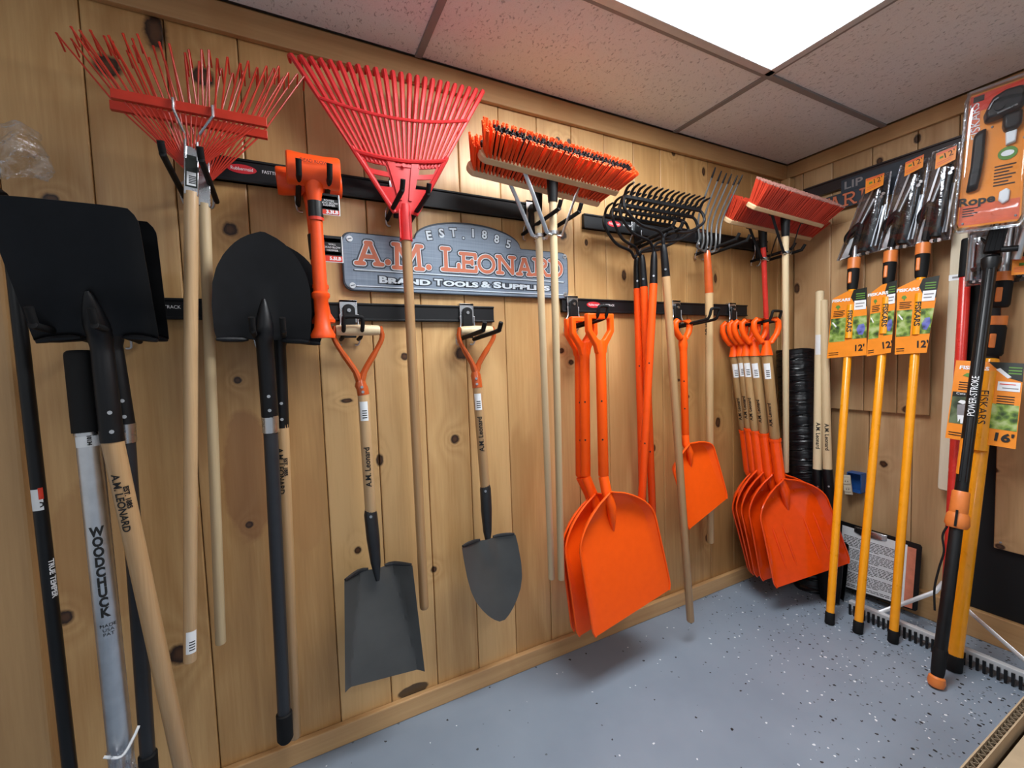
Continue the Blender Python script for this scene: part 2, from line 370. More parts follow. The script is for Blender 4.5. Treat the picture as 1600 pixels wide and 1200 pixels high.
def tag(o, label, cat, group=None):
    o['label'] = label; o['category'] = cat
    if group: o['group'] = group
    return o
def struct(o): o['kind'] = 'structure'; return o
def flip(me): pass
def text(s, size, mtl, parent, o, ex, ey, n, name='lettering', sx=1.0, ext=.0006, align='CENTER', offs=0.0, cyl=None, off=.0006):
    cu = bpy.data.curves.new('txt', 'FONT'); cu.body = s; cu.size = size; cu.align_x = align; cu.align_y = 'CENTER'; cu.extrude = 0; cu.offset = offs; cu.resolution_u = 3
    ob = bpy.data.objects.new('txt', cu)
    me = bpy.data.meshes.new_from_object(ob); bpy.data.objects.remove(ob); bpy.data.curves.remove(cu)
    if cyl:
        import bmesh
        bm = bmesh.new(); bm.from_mesh(me)
        around_y = abs(ey.dot(cyl[1])) < abs(ex.dot(cyl[1]))
        lo = min(((v.co.y if around_y else v.co.x) for v in bm.verts), default=0); hi = max(((v.co.y if around_y else v.co.x) for v in bm.verts), default=0)
        for k in range(1, 8):
            c_ = lo + (hi - lo) * k / 8
            bmesh.ops.bisect_plane(bm, geom=bm.verts[:] + bm.edges[:] + bm.faces[:], plane_co=(0, c_, 0) if around_y else (c_ , 0, 0), plane_no=(0, 1, 0) if around_y else (1, 0, 0))
        bm.to_mesh(me); bm.free()
    b = MB(); o = V(o)
    for v in me.vertices:
        x, y = v.co.x * sx, v.co.y
        if cyl:                                     # cyl: (axis point, axis direction, radius): wraps around a round bar
            axp, axd, rad = cyl
            p = o + ex * x + ey * y; al = (p - axp).dot(axd); c = axp + axd * al
            q = p - c; tang = axd.cross(n).normalized(); th = q.dot(tang) / rad
            b.v.append(c + (n * math.cos(th) + tang * math.sin(th)) * (rad + off))
        else: b.v.append(o + ex * x + ey * y + n * off)
    b.f = [list(p.vertices) for p in me.polygons]; bpy.data.meshes.remove(me)
    if not b.f: return None
    return b.build(name, mtl, parent, smooth=False)
EX = V((1, 0, 0)); EY = V((0, 1, 0)); EZ = V((0, 0, 1)); NB = V((0, -1, 0)); NR = V((-1, 0, 0))
def smooth(x): x = max(0, min(1, x)); return x * x * (3 - 2 * x)
def lerp(a, b_, t_): return a + (b_ - a) * t_
def arc(cx, cy, rx, ry, a0, a1, k): return [(cx + rx * math.cos(math.radians(a0 + (a1 - a0) * i / k)), cy + ry * math.sin(math.radians(a0 + (a1 - a0) * i / k))) for i in range(k + 1)]
def rrect(w, h, r, k=4): return arc(w - r, h - r, r, r, 0, 90, k) + arc(-w + r, h - r, r, r, 90, 180, k) + arc(-w + r, -h + r, r, r, 180, 270, k) + arc(w - r, -h + r, r, r, 270, 360, k)
def curve3(pts, k=6):                       # smooth path through points (Catmull-Rom)
    pts = [V(p) for p in pts]; out = []
    for i in range(len(pts) - 1):
        p0, p1, p2, p3 = pts[max(i - 1, 0)], pts[i], pts[i + 1], pts[min(i + 2, len(pts) - 1)]
        for j in range(k):
            t_ = j / k
            out.append(.5 * ((2 * p1) + (p2 - p0) * t_ + (2 * p0 - 5 * p1 + 4 * p2 - p3) * t_ ** 2 + (3 * p1 - p0 - 3 * p2 + p3) * t_ ** 3))
    return out + [pts[-1]]
def face_n(p, d):                           # direction from a bar at p (axis d) towards the aisle, square to the bar
    n = CAM - p; n = n - d * n.dot(d); return n.normalized()
# ================================================================== the room
def rot(a): return V((math.cos(a), math.sin(a), 0))
floor = struct(MB().abox(-4.6, .1, -4.2, .12, -.06, 0).build('floor', FLOORM, smooth=False)); floor['_o'] = (0, 0, 0)
ceil = struct(MB().abox(-4.6, .12, -4.2, .12, ZC + .03, ZC + .09).build('ceiling', TBAR, smooth=False))
wallb = struct(MB().abox(-4.6, .12, .022, .10, 0, ZC + .03).build('wall_back', PINE, smooth=False))
wallr = struct(MB().abox(.022, .10, -4.2, .02, 0, ZC + .03).build('wall_right', PINE_R, smooth=False))
seams = [A(135, 160).x, A(268, 210).x, A(378, 175).x, A(480, 233).x, A(579, 455).x, A(651, 335).x, A(720, 328).x, A(784, 340).x, A(838, 178).x, A(892, 193).x,
         A(943, 207).x, A(989, 218).x, A(1031, 230).x, A(1071, 242).x, A(1106, 250).x, A(1144, 420).x, A(1174, 430).x, -.075]
step = seams[1] - seams[0]
seams = [seams[0] - step * k for k in range(6, 0, -1)] + seams + [.0]
for x0, x1 in zip(seams, seams[1:]):
    MB().abox(x0 + .0010, x1 - .0010, random.uniform(0, .002), .0218, .0, ZC).build('plank', PINE, wallb, smooth=False, bevel=.0042)
ys = [0, B(1254, 436).y, B(1301, 263).y, B(1363, 241).y, B(1434, 216).y, -.72]
ys = sorted(ys, reverse=True)
for y0, y1 in zip(ys, ys[1:]):
    MB().abox(random.uniform(0, .0015), .0218, y1 + .0012, y0 - .0012, 0, ZC).build('plank', PINE_R, wallr, smooth=False, bevel=.0045)
y = -.72
while y > -4.0:
    MB().abox(0, .0218, y - .118, y - .0012, 1.72, ZC).build('plank', PINE_R, wallr, smooth=False, bevel=.0045); y -= .12
# trims and baseboards
zt = A(800, 168, .02).z; zb = A(800, 1030, .022).z
struct(MB().abox(-4.6, -.02, -.02, -.0005, zt, ZC).build('trim_1', PINE_X, smooth=False, bevel=.003))
struct(MB().abox(-.02, -.0005, -4.2, 0, B(1400, 215, .02).z, ZC).build('trim_2', PINE_Y, smooth=False, bevel=.003))
struct(MB().abox(-.052, -.001, -.052, -.001, .0, zt).build('trim_3', PINE_Z, smooth=False, bevel=.006))
struct(MB().abox(-4.6, -.03, -.022, -.0005, 0, zb).build('baseboard_back', PINE_X, smooth=False, bevel=.004))
struct(MB().abox(-.03, -.0005, -4.2, -.03, 0, B(1560, 966, .03).z).build('baseboard_right', PINE_Y, smooth=False, bevel=.004))
xe = A(28, 600, .03).x
struct(MB().abox(xe - .14, xe, -.045, -.001, 0, A(8, 400, .03).z + .12).build('trim_4', PINE_Z, smooth=False, bevel=.008))
# boarded overlay, black panel and pine board on the right wall
ov = MB().abox(-.010, -.001, -.64, -.06, .945, 1.90).build('plank_overlay', PINE_R, smooth=False); struct(ov); ov.name = 'trim_5'
yo = [-.06, B(1301, 500).y, B(1353, 600).y, B(1405, 600).y, B(1456, 640).y]
for y0, y1 in zip(yo, yo[1:]): MB().abox(-.024, -.0102, y1 + .001, y0 - .001, .942, 1.90).build('plank', PINE_R, ov, smooth=False, bevel=.004)
tag(MB().abox(-.012, -.001, -1.9, B(1503, 600).y, B(1560, 966, .03).z + .002, 1.71).build('backing_panel', DARKPAN, smooth=False), 'matt black backing panel low on the right wall behind the orange poles', 'panel')
pz = B(1577, 862, .03).z
pb = thing('pine_board', 'knotty pine board fixed over the black panel at the right edge', 'board', (-.02, -.9, pz))
yb = B(1557, 700, .03).y
MB().abox(-.032, -.0125, yb - .28, yb, pz, 1.68).build('board', PINE_R, pb, smooth=False, bevel=.004)
MB().abox(-.032, -.0125, yb - .60, yb - .283, pz, 1.68).build('board', PINE_R, pb, smooth=False, bevel=.004)
for yy in (yb - .02, yb - .26):
    for z_ in (pz + .03, 1.63): MB().tube([(-.0318, yy, z_), (-.034, yy, z_)], .004, 10).build('screw', SILVER, pb)
# ceiling grid, tiles and the lit troffer; two unseen panels added for fill light
xb = [-.905 - 1.2192 * k for k in range(-1, 4)]; xb[0] = -.021
yb_ = [-.021, -.465] + [-.465 - .6096 * k for k in range(1, 7)]
zt_ = ZC + .006
lights = {(1, 1): LAMP, (1, 4): LAMP_FILL, (3, 4): LAMP_FILL}
for i in range(4):
    for j in range(len(yb_) - 1):
        x1, x0, y1, y0 = xb[i] - .0015, xb[i + 1] + .0015, yb_[j] - .0015, yb_[j + 1] + .0015
        if (i, j) in lights:
            cx, cy = (x0 + x1) / 2, (y0 + y1) / 2
            L = thing('ceiling_light', {(1, 1): 'lit recessed rectangular ceiling light above the brooms', (1, 4): 'unseen ceiling panel added as fill light further out over the aisle', (3, 4): 'unseen ceiling panel added as fill light furthest left over the aisle'}[(i, j)], 'light', (cx, cy, ZC), )
            w = .032
            fr = MB()
            for (a, b_, c_, d) in ((x0, x1, y0, y0 + w), (x0, x1, y1 - w, y1), (x0, x0 + w, y0, y1), (x1 - w, x1, y0, y1)): fr.abox(a, b_, c_, d, ZC - .004, ZC + .026)
            fr.build('frame', ALUB, L, smooth=False, bevel=.003)
            MB().abox(x0 + w, x1 - w, y0 + w, y1 - w, ZC + .002, ZC + .012).build('diffuser', lights[(i, j)], L, smooth=False)
        else: MB().abox(x0, x1, y0, y1, zt_, ZC + .022).build('ceiling_tile', TILEM, ceil, smooth=False)
for x in xb[1:]: MB().abox(x - .012, x + .012, -4.1, -.021, ZC - .001, ZC + .012).build('grid_bar', TBAR, ceil, smooth=False, bevel=.002)
for y in yb_[1:]: MB().abox(-4.5, -.021, y - .012, y + .012, ZC - .0018, ZC + .012).build('grid_bar', TBAR, ceil, smooth=False, bevel=.002)

# ================================================================== rails and hooks
def rail(label, x0, x1, ztop, zbot, logo=None, blank=False):
    r = thing('wall_rail', label, 'rail', (x0, 0, zbot), 'black hook rails on the back wall')
    m_ = MB(); m_.abox(x0, x1, -.016, -.001, zbot, ztop); m_.abox(x0, x1, -.020, -.0005, ztop - .007, ztop); m_.abox(x0, x1, -.020, -.0005, zbot, zbot + .007)
    m_.build('channel', RAILB, r, smooth=False, bevel=.0015)
    if logo is not None:
        o = V((logo, -.0162, (ztop + zbot) / 2 + .004))
        if not blank:
            MB().prism(arc(0, 0, .037, .013, 0, 360, 20)[:-1], o, EX, EZ, NB, 0, .0008).build('badge', RED_T, r, smooth=False)
            text('Rubbermaid', .0135, WHITE_T, r, o + NB * .0008, EX, EZ, NB, 'badge_lettering', .85)
        text('FASTTRACK', .0130, WHITE_T, r, o + EX * .082, EX, EZ, NB, 'rail_lettering', .9)
    return r
ztl = A(510, 472, .018).z; zbl = A(523, 501, .018).z
ztr = A(1000, 470, .018).z; zbr = A(1000, 490, .018).z
ztu = A(671, 293, .018).z; zbu = A(720, 330, .018).z
ztd = A(913, 333, .018).z; zbd = A(913, 356, .018).z
rail('black hook rail at far left behind the two black square shovels', -3.55, A(295, 480, .018).x, ztl, zbl, A(260, 482, .018).x - .082, True)
rail('black hook rail behind the wooden rake handles and round shovels', A(297, 480, .018).x, A(772, 490, .018).x, ztl, zbl)
rail('black hook rail high on the wall behind the hammers and red rake', A(312, 250, .018).x, A(823, 328, .018).x, ztu, zbu, A(378, 266, .018).x)
rail('black hook rail low on the wall behind the orange scoops', A(879, 480, .018).x, A(1168, 484, .018).x, ztr, zbr, A(928, 477, .018).x)
rail('black hook rail high on the wall behind the black bow rakes', A(913, 345, .018).x, A(1200, 385, .018).x, ztd, zbd, A(960, 349, .018).x)
def hook(label, xl, xr, zarm, rt, rb, L=.215, style='open', up=.026, rise=.012):
    xc = (xl + xr) / 2; h = thing('utility_hook', label, 'hook', (xc, -.02, zarm), 'utility hooks on the rails')
    w = min(.030, (xr - xl) / 2 + .006)
    cl = MB(); cl.abox(xc - .027, xc + .027, -.0235, -.0205, rb - .006, rt + .008); cl.abox(xc - .027, xc + .027, -.0235, -.002, rt + .0005, rt + .008)
    cl.tube(curve3([(xc - .027, -.025, rb + .02), (xc - .027, -.026, zarm + .045), (xc - .043, -.03, zarm + .02), (xc - .040, -.012, zarm - .018), (xc - .025, -.006, zarm - .022)]), .0034, 8)
    cl.tube(curve3([(xc + .027, -.025, rb + .02), (xc + .027, -.026, zarm + .045), (xc + .031, -.03, zarm + .02), (xc + .028, -.012, zarm - .018), (xc + .015, -.006, zarm - .022)]), .0034, 8)
    cl.build('clip', SILVER, h, bevel=.001)
    pts = [(-.019, zarm + .0), (.019, zarm + .0)] + [(x, z_) for x, z_ in arc(0, rt - .022, .019, .016, 0, 180, 8)]
    MB().prism(pts, V((xc, -.0235, 0)), EX, EZ, NB, 0, .009).build('hook_base', BLACKP, h, bevel=.002)
    MB().tube([(xc, -.032, rt - .026), (xc, -.036, rt - .026)], .006, 10).build('screw', SILVER, h)
    y0, y1 = -.012, -.012 - L
    if style == 'open':
        for x in (xl, xr):
            MB().tube(curve3([(x, y0, zarm - .004), (x, y0 - .05, zarm), (x, y1 + .02, zarm + rise), (x, y1 + .004, zarm + rise + .006), (x, y1 - .010, zarm + rise + up)], 5), .0074, 10).build('arm', RUBBER, h)
    else:
        pth = [(xl, y0, zarm - .004), (xl, y0 - .05, zarm), (xl, y1 + .03, zarm + rise), (xl, y1 + .004, zarm + rise + .012), (xl, y1 - .006, zarm + rise + .040), (xl + .008, y1 - .008, zarm + rise + .046), (xr - .008, y1 - .008, zarm + rise + .046), (xr, y1 - .006, zarm + rise + .040), (xr, y1 + .004, zarm + rise + .012), (xr, y1 + .03, zarm + rise), (xr, y0 - .05, zarm), (xr, y0, zarm - .004)]
        MB().tube(curve3(pth, 3), .0064, 10).build('loop_arm', RUBBER, h)
    return h
def hpx(label, pl, pr, rt, rb, **k):
    a, b_ = A(*pl, .04), A(*pr, .04); hook(label, a.x, b_.x, (a.z + b_.z) / 2, rt, rb, **k)
hpx('utility hook holding the black square shovels', (140, 529), (213, 532), ztl, zbl, L=.30, up=.036)
hpx('utility hook holding the black round point shovels', (403, 532), (444, 531), ztl, zbl, L=.225, up=.034)
hpx('utility hook holding the red wire leaf rakes', (286, 303), (336, 306), ztu, zbu, L=.24)
hpx('utility hook holding the orange hammers', (466, 318), (508, 314), ztu, zbu, L=.205, up=.034)
hpx('utility hook holding the red plastic leaf rake', (607, 338), (643, 341), ztu, zbu, L=.23)
hpx('utility hook holding the two orange and black push brooms', (822, 363), (851, 364), ztu, zbu, L=.26)
hpx('utility hook holding the black bow rakes', (993, 380), (1005, 384), ztd, zbd, L=.24)
hpx('utility hook holding the six tine fork', (1094, 394), (1110, 397), ztd, zbd, L=.225)
hpx('utility hook holding the red bristled push brooms', (1181, 405), (1196, 408), ztd, zbd, L=.22)
hpx('closed loop utility hook through the square spade grip', (534, 527), (562, 528), ztl, zbl, L=.10, style='loop')
hpx('open utility hook through the round spade grip', (722, 527), (745, 529), ztl, zbl, L=.225)
hpx('closed loop utility hook through the three large orange scoops', (893, 508), (906, 510), ztr, zbr, L=.20, style='loop')
hpx('closed loop utility hook holding the single small orange scoop', (1056, 508), (1068, 510), ztr, zbr, L=.215, style='loop')
hpx('closed loop utility hook through the row of five wooden scoops', (1143, 510), (1156, 512), ztr, zbr, L=.235, style='loop')
# the printed sign
zs0 = A(712, 459, .02).z
sl, sr_ = A(537, 451, .02), A(889, 466, .02); SW = sr_.x - sl.x
sg = thing('shop_sign', 'grey metal sign with large orange lettering and an arched top', 'sign', (sl.x, -.02, sl.z))
def sp_(px, py): p = A(px, py, .026); return (p.x, p.z)
zbot = (A(560, 456, .02).z + A(880, 466, .02).z) / 2; ztop = (A(560, 364, .02).z + A(880, 394, .02).z) / 2
xa0, xa1, zap = A(648, 370, .02).x, A(813, 386, .02).x, A(722, 347, .02).z
r = .03
out = arc(sr_.x - r, ztop - r, r, r, 0, 90, 5)
out += [(xa1 + .004, ztop)] + [(x, z_) for x, z_ in arc((xa0 + xa1) / 2, ztop + .004, (xa1 - xa0) / 2, zap - ztop - .004, 0, 180, 20)] + [(xa0 - .004, ztop)]
out += arc(sl.x + r, ztop - r, r, r, 90, 180, 5) + arc(sl.x + r, zbot + r, r, r, 180, 270, 5) + arc(sr_.x - r, zbot + r, r, r, 270, 360, 5)
MB().prism(out, V((0, -.010, 0)), EX, EZ, NB, 0, .009).build('plate_edge', SIGN_D, sg, smooth=False, bevel=.002)
cx0, cz0 = (sl.x + sr_.x) / 2, (zbot + ztop) / 2
MB().prism([(cx0 + (x - cx0) * .988, cz0 + (z_ - cz0) * .955) for x, z_ in out], V((0, -.019, 0)), EX, EZ, NB, 0, .0012).build('plate', SIGNG, sg, smooth=False)
YS = -.0204
for (px, py) in ((546, 373), (551, 446), (882, 401), (883, 460)):
    p = A(px, py, .02); MB().tube([(p.x, YS, p.z), (p.x, YS - .0025, p.z)], .0095, 14).build('screw', ALU, sg)
    MB().box((p.x, YS - .0027, p.z), V((.006, 0, .002)), V((0, .0004, 0)), V((-.0005, 0, .0012))).build('screw_slot', SIGN_D, sg, smooth=False)
GL = {
 'A': (1.0, [[(.02, 0), (.30, 0)], [(.70, 0), (.98, 0)], [(.15, 0), (.46, 1)], [(.54, 1), (.85, 0)], [(.28, .34), (.74, .34)], [(.40, 1), (.58, 1)]]),
 'M': (1.15, [[(.0, 0), (.26, 0)], [(.76, 0), (1.02, 0)], [(.12, 0), (.14, 1)], [(.02, 1), (.2, 1)], [(.16, 1), (.5, .2)], [(.5, .2), (.84, 1)], [(.82, 1), (1, 1)], [(.86, 1), (.9, 0)]]),
 'L': (.85, [[(.05, 1), (.45, 1)], [(.25, 1), (.25, 0)], [(.05, 0), (.95, 0)], [(.95, 0), (.95, .28)]]),
 'E': (.85, [[(.22, 1), (.22, 0)], [(.04, 1), (.92, 1)], [(.04, 0), (.95, 0)], [(.22, .52), (.72, .52)], [(.92, 1), (.92, .76)], [(.95, 0), (.95, .26)], [(.72, .62), (.72, .42)]]),
 'O': (1.05, [[(.5 + .44 * math.cos(a * .3927), .5 + .47 * math.sin(a * .3927)) for a in range(17)]]),
 'N': (1.05, [[(.0, 0), (.30, 0)], [(.14, 0), (.14, 1)], [(.0, 1), (.2, 1)], [(.16, 1), (.86, 0)], [(.86, 0), (.86, 1)], [(.7, 1), (1.0, 1)]]),
 'R': (1.0, [[(.04, 0), (.36, 0)], [(.2, 0), (.2, 1)], [(.04, 1), (.6, 1)] + [(.6 + .24 * math.cos(a), .76 + .24 * math.sin(a)) for a in (1.2, .6, 0, -.6, -1.2)] + [(.6, .5), (.2, .5)], [(.5, .5), (.86, 0)], [(.82, 0), (1.0, 0)]]),
 'D': (1.05, [[(.2, 0), (.2, 1)], [(.04, 1), (.5, 1)] + [(.5 + .42 * math.cos(a), .5 + .5 * math.sin(a)) for a in (1.2, .8, .4, 0, -.4, -.8, -1.2)] + [(.5, 0), (.04, 0)]]),
 '.': (.3, [[(.15, .0), (.16, .0)]]),
}
def sletter(ch, x0, x1, z0, z1, w, parent, y, ex, org, names=True, wf=1.0):
    lines = [[(x0 + a * (x1 - x0), z0 + b_ * (z1 - z0)) for a, b_ in L] for L in GL[ch][1]]
    n = ex.cross(EZ); n = n if n.dot(CAM - org) > 0 else -n
    if ch == '.':
        c_ = ((x0 + x1) / 2, z0 + w * .55)
        for ww, mt, h in ((w * 1.5 + .011, SIGN_D, .0004), (w * 1.5 + .005, SIGN_W, .0012), (w * 1.5, SIGN_O, .0020)):
            MB().prism(arc(c_[0], c_[1], ww / 2, ww / 2, 0, 360, 14)[:-1], org, ex, EZ, n, 0, h).build('letter', mt, parent, smooth=False)
        return
    for ww, mt, h in ((w + .015, SIGN_D, .0004), (w + .0060, SIGN_W, .0012), (w, SIGN_O, .0020)):
        MB().stroke(lines, ww, org, ex, EZ, n, 0, h).build('letter', mt, parent, smooth=False)
def sl4(u, v_): return A(520 + u / 4.2105, 320 + v_ / 4.2105, .0204)
for ch, u0, u1, va, vb in (('A', 150, 330, 252, 388), ('.', 343, 383, 340, 392), ('M', 400, 590, 268, 418), ('.', 610, 652, 370, 424), ('L', 715, 835, 292, 428), ('E', 838, 948, 325, 436),
                           ('O', 955, 1068, 335, 446), ('N', 1082, 1198, 345, 450), ('A', 1210, 1312, 360, 458), ('R', 1318, 1420, 362, 462), ('D', 1422, 1512, 372, 468)):
    um = (u0 + u1) / 2
    if ch == '.': a, b_ = sl4(u0, vb), sl4(u1, vb); sletter(ch, a.x, b_.x, a.z, a.z + .03, .0135, sg, YS, EX, V((0, YS, 0))); continue
    a, b_ = sl4(u0, vb), sl4(u1, vb); z0 = sl4(um, vb).z; z1 = sl4(um, va).z
    sletter(ch, a.x, b_.x, z0, z1, .0135 if u0 < 800 else .0125, sg, YS, EX, V((0, YS, 0)))
def sline(p0, p1, h):
    a, b_ = sl4(*p0), sl4(*p1); z_ = (a.z + b_.z) / 2
    MB().abox(a.x - .003, b_.x + .003, YS - .0006, YS, z_ - h, z_ + h * .4).build('rule_shadow', SIGN_D, sg, smooth=False)
    MB().abox(a.x, b_.x, YS - .0012, YS, z_ - h * .4, z_ + h * .4).build('rule', SIGN_W, sg, smooth=False)
sline((142, 430), (1518, 506), .0045); sline((155, 536), (1518, 590), .004)
def stext(s, p0, p1, size, parent):
    a, b_ = sl4(*p0), sl4(*p1); c_ = (a + b_) / 2
    o1 = text(s, size, SIGN_D, parent, V((c_.x, YS - .0002, c_.z)), EX, EZ, NB, offs=.0045, off=.0002)
    o2 = text(s, size, SIGN_W, parent, V((c_.x, YS - .0006, c_.z)), EX, EZ, NB, offs=.0012, off=.0006)
    w = max((v.co.x for v in o2.data.vertices)) - min((v.co.x for v in o2.data.vertices)); k = (b_.x - a.x) / w; cx_ = c_.x - sg['_o'][0]
    for o in (o1, o2):
        for v in o.data.vertices: v.co.x = cx_ + (v.co.x - cx_) * k
a, b_ = sl4(305, 500), sl4(1425, 535); zz = (a.z + b_.z) / 2
# BRAND TOOLS & SUPPLIES in small capitals
for s, u0, u1, big in (('B', 303, 358, 1), ('RAND', 362, 640, 0), ('T', 668, 722, 1), ('OOLS', 726, 955, 0), ('&', 972, 1035, 1), ('S', 1055, 1108, 1), ('UPPLIES', 1112, 1425, 0)):
    um = (u0 + u1) / 2; vm = 494 + (um - 305) * .047
    stext(s, (u0, vm + (0 if big else 5)), (u1, vm + (0 if big else 5)), .030 if big else .0245, sg)
acx = (xa0 + xa1) / 2
for ch, u, v_ in (('E', 632, 205), ('S', 715, 190), ('T', 792, 186), ('.', 858, 200), ('1', 922, 190), ('8', 997, 200), ('8', 1078, 228), ('5', 1155, 262)):
    p = sl4(u, v_); th = -(p.x - acx) * 1.15
    ex, ez = V((math.cos(th), 0, math.sin(th))), V((-math.sin(th), 0, math.cos(th)))
    text(ch, .042, SIGN_D, sg, V((p.x, YS, p.z)), ex, ez, NB, offs=.0042, off=.0003); text(ch, .042, SIGN_W, sg, V((p.x, YS - .0005, p.z)), ex, ez, NB, offs=.0012, off=.0006)
# ================================================================== tool builders
def bar(name, p0, p1, r0, r1, mtl, root, n=14, extra=None, label=None):
    pts = [p0, p1]; rs = [r0, r1]
    if extra: pts = [p0] + [lerp(p0, p1, t_) for t_, _ in extra] + [p1]; rs = [r0] + [q for _, q in extra] + [r1]
    d_ = (pts[-1] - pts[-2]).normalized(); e_ = rs[-1]
    pts = pts[:-1] + [pts[-1] - d_ * e_ * .35, pts[-1] - d_ * e_ * .1, pts[-1]]; rs = rs[:-1] + [e_, e_ * .88, e_ * .6]
    return MB().tube(pts, rs, n).build(name, mtl, root, label=label)
def wrap_label(root, p0, p1, r, t0, t1, mtl, half=1.0, name='label', ang=0.0, off=.0006):   # paper label wrapped round a bar
    d = (p1 - p0).normalized(); m_ = MB(); a, b_ = lerp(p0, p1, t0), lerp(p0, p1, t1); n = face_n((a + b_) / 2, d); tg = d.cross(n)
    k = 10
    for q, p in ((0, a), (1, b_)):
        for i in range(k + 1):
            th = -half + 2 * half * i / k + ang; m_.v.append(p + (n * math.cos(th) + tg * math.sin(th)) * (r + off))
    for i in range(k): m_.f.append([i, i + 1, k + 2 + i, k + 1 + i])
    return m_.build(name, mtl, root)
def bar_text(root, s, p0, p1, r, t_, size, mtl=None, down=True, name='lettering', sx=1.0, ang=0.0, off=.0008, offs=.0005):
    d = (p1 - p0).normalized()
    p = lerp(p0, p1, t_); n = face_n(p, d)
    if d.z > 0: d = -d
    ex = d if down else -d; ey = n.cross(ex)
    if ang: p = p + ey * (ang * r)
    return text(s, size, mtl or BLACK_T, root, p + n * r, ex, ey, n, name, sx, cyl=(p0, (p1 - p0).normalized(), r), off=off, offs=offs)
def barcode(root, p0, p1, r, t0, t1, ang=0.0, half=.8):
    wrap_label(root, p0, p1, r, t0, t1, CARD_W, half, 'label', ang)
    for i in range(4): a = t0 + (t1 - t0) * (.45 + .12 * i); wrap_label(root, p0, p1, r, a, a + (t1 - t0) * .05, BLACK_T, half * .55, 'barcode', ang - .1, .001)
def handle_logo(root, p0, p1, r, t_, size=.026, mtl=None, down=False, ang=0.0):
    bar_text(root, 'A.M. Leonard', p0, p1, r, t_, size, mtl, down, sx=.95, ang=ang)
def rivets(root, p0, p1, r, ts):
    d = (p1 - p0).normalized()
    for t_ in ts: p = lerp(p0, p1, t_); n = face_n(p, d); MB().tube([p + n * (r - .002), p + n * (r + .003)], .0045, 8).build('rivet', SILVER, root)

# ---- red wire leaf rakes
def wire_rake(label, fer, tipL, tipM, tipR, d_tip, d_f, barL, barR, hbot, d_bot, mtl_h, hr, n, front):
    f0 = A(*fer, d_f); root = thing('leaf_rake', label, 'rake', f0, 'red wire leaf rakes on one hook')
    bL, bR = A(*barL, (d_tip + d_f) / 2 + .02), A(*barR, (d_tip + d_f) / 2 + .02)
    tl, tm, tr = A(*tipL, d_tip), A(*tipM, d_tip), A(*tipR, d_tip)
    b_ = A(*hbot, d_bot)
    for i in range(n):
        s = i / (n - 1); tip = lerp(lerp(tl, tm, s), lerp(tm, tr, s), s) + V((random.uniform(-.006, .006), random.uniform(-.012, .012), random.uniform(-.008, .008)))
        mid = lerp(bL, bR, .03 + .94 * s); st = f0 + V(((s - .5) * .038, .004, .01))
        dr = (tip - mid).normalized()
        MB().tube([st, mid, tip, tip + V((0, .012, .004)) + dr * .004, tip + V((0, .045, -.014))], .0021, 6).build('tine', REDW, root)
    ch = MB(); up = (bR - bL).normalized(); ud = EZ
    ch.box((bL + bR) / 2 + V((0, -.004, 0)), (bR - bL) / 2 * 1.03, V((0, .0014, 0)), V((0, 0, .0105)))
    ch.box((bL + bR) / 2 + V((0, .001, .0098)), (bR - bL) / 2 * 1.03, V((0, .006, 0)), V((0, 0, .001)))
    ch.box((bL + bR) / 2 + V((0, .001, -.0098)), (bR - bL) / 2 * 1.03, V((0, .006, 0)), V((0, 0, .001)))
    ch.build('cross_band', REDW, root, bevel=.0015)
    hd = (f0 - b_).normalized(); n_ = face_n(f0, hd); sd = hd.cross(n_)
    MB().box(f0 - hd * .006, sd * .0145, n_ * .010, hd * .058).build('ferrule', SILVER, root, bevel=.002)
    if front:
        MB().box(f0 - hd * .008 + n_ * .0102, sd * .012, n_ * .0006, hd * .038).build('label', CARD_D, root, smooth=False)
        MB().box(f0 - hd * .026 + n_ * .0110, sd * .009, n_ * .0004, hd * .016).build('label', CARD_W, root, smooth=False)
        for k in range(5): MB().box(f0 - hd * (.020 + k * .004) + n_ * .0114 + sd * .002, sd * .007, n_ * .0004, hd * .0012).build('barcode', BLACK_T, root, smooth=False)
        for sgn in (-1, 1):
            e = lerp(bL, bR, .5 + .13 * sgn) + V((0, -.010, -.002))
            MB().tube([f0 + hd * .02 + sd * (.012 * -sgn if sd.x < 0 else .012 * sgn) + n_ * .01, f0 + hd * .075 + EX * .012 * sgn + n_ * .012, e + V((0, -.004, -.012)), e + V((0, .0, .014))], .0032, 8).build('brace_spring', SILVER, root)
    bar('handle', f0 - hd * .055, b_, hr, hr * .95, mtl_h, root)
    if front: barcode(root, f0 - hd * .035, b_, hr * .95, .93, .977, -.2)
    return root
wire_rake('red wire leaf rake in front, nearest the aisle, barcode near handle foot', (299, 265), (106, 42), (285, 72), (452, 112), .225, .20, (177, 147), (414, 192), (297, 1034), .20, ASH, .0150, 24, True)
wire_rake('red wire leaf rake hanging behind, its handle foot to the right', (318, 285), (84, 46), (300, 112), (478, 122), .12, .12, (176, 165), (415, 211), (345, 1006), .10, PALE, .0135, 22, False)

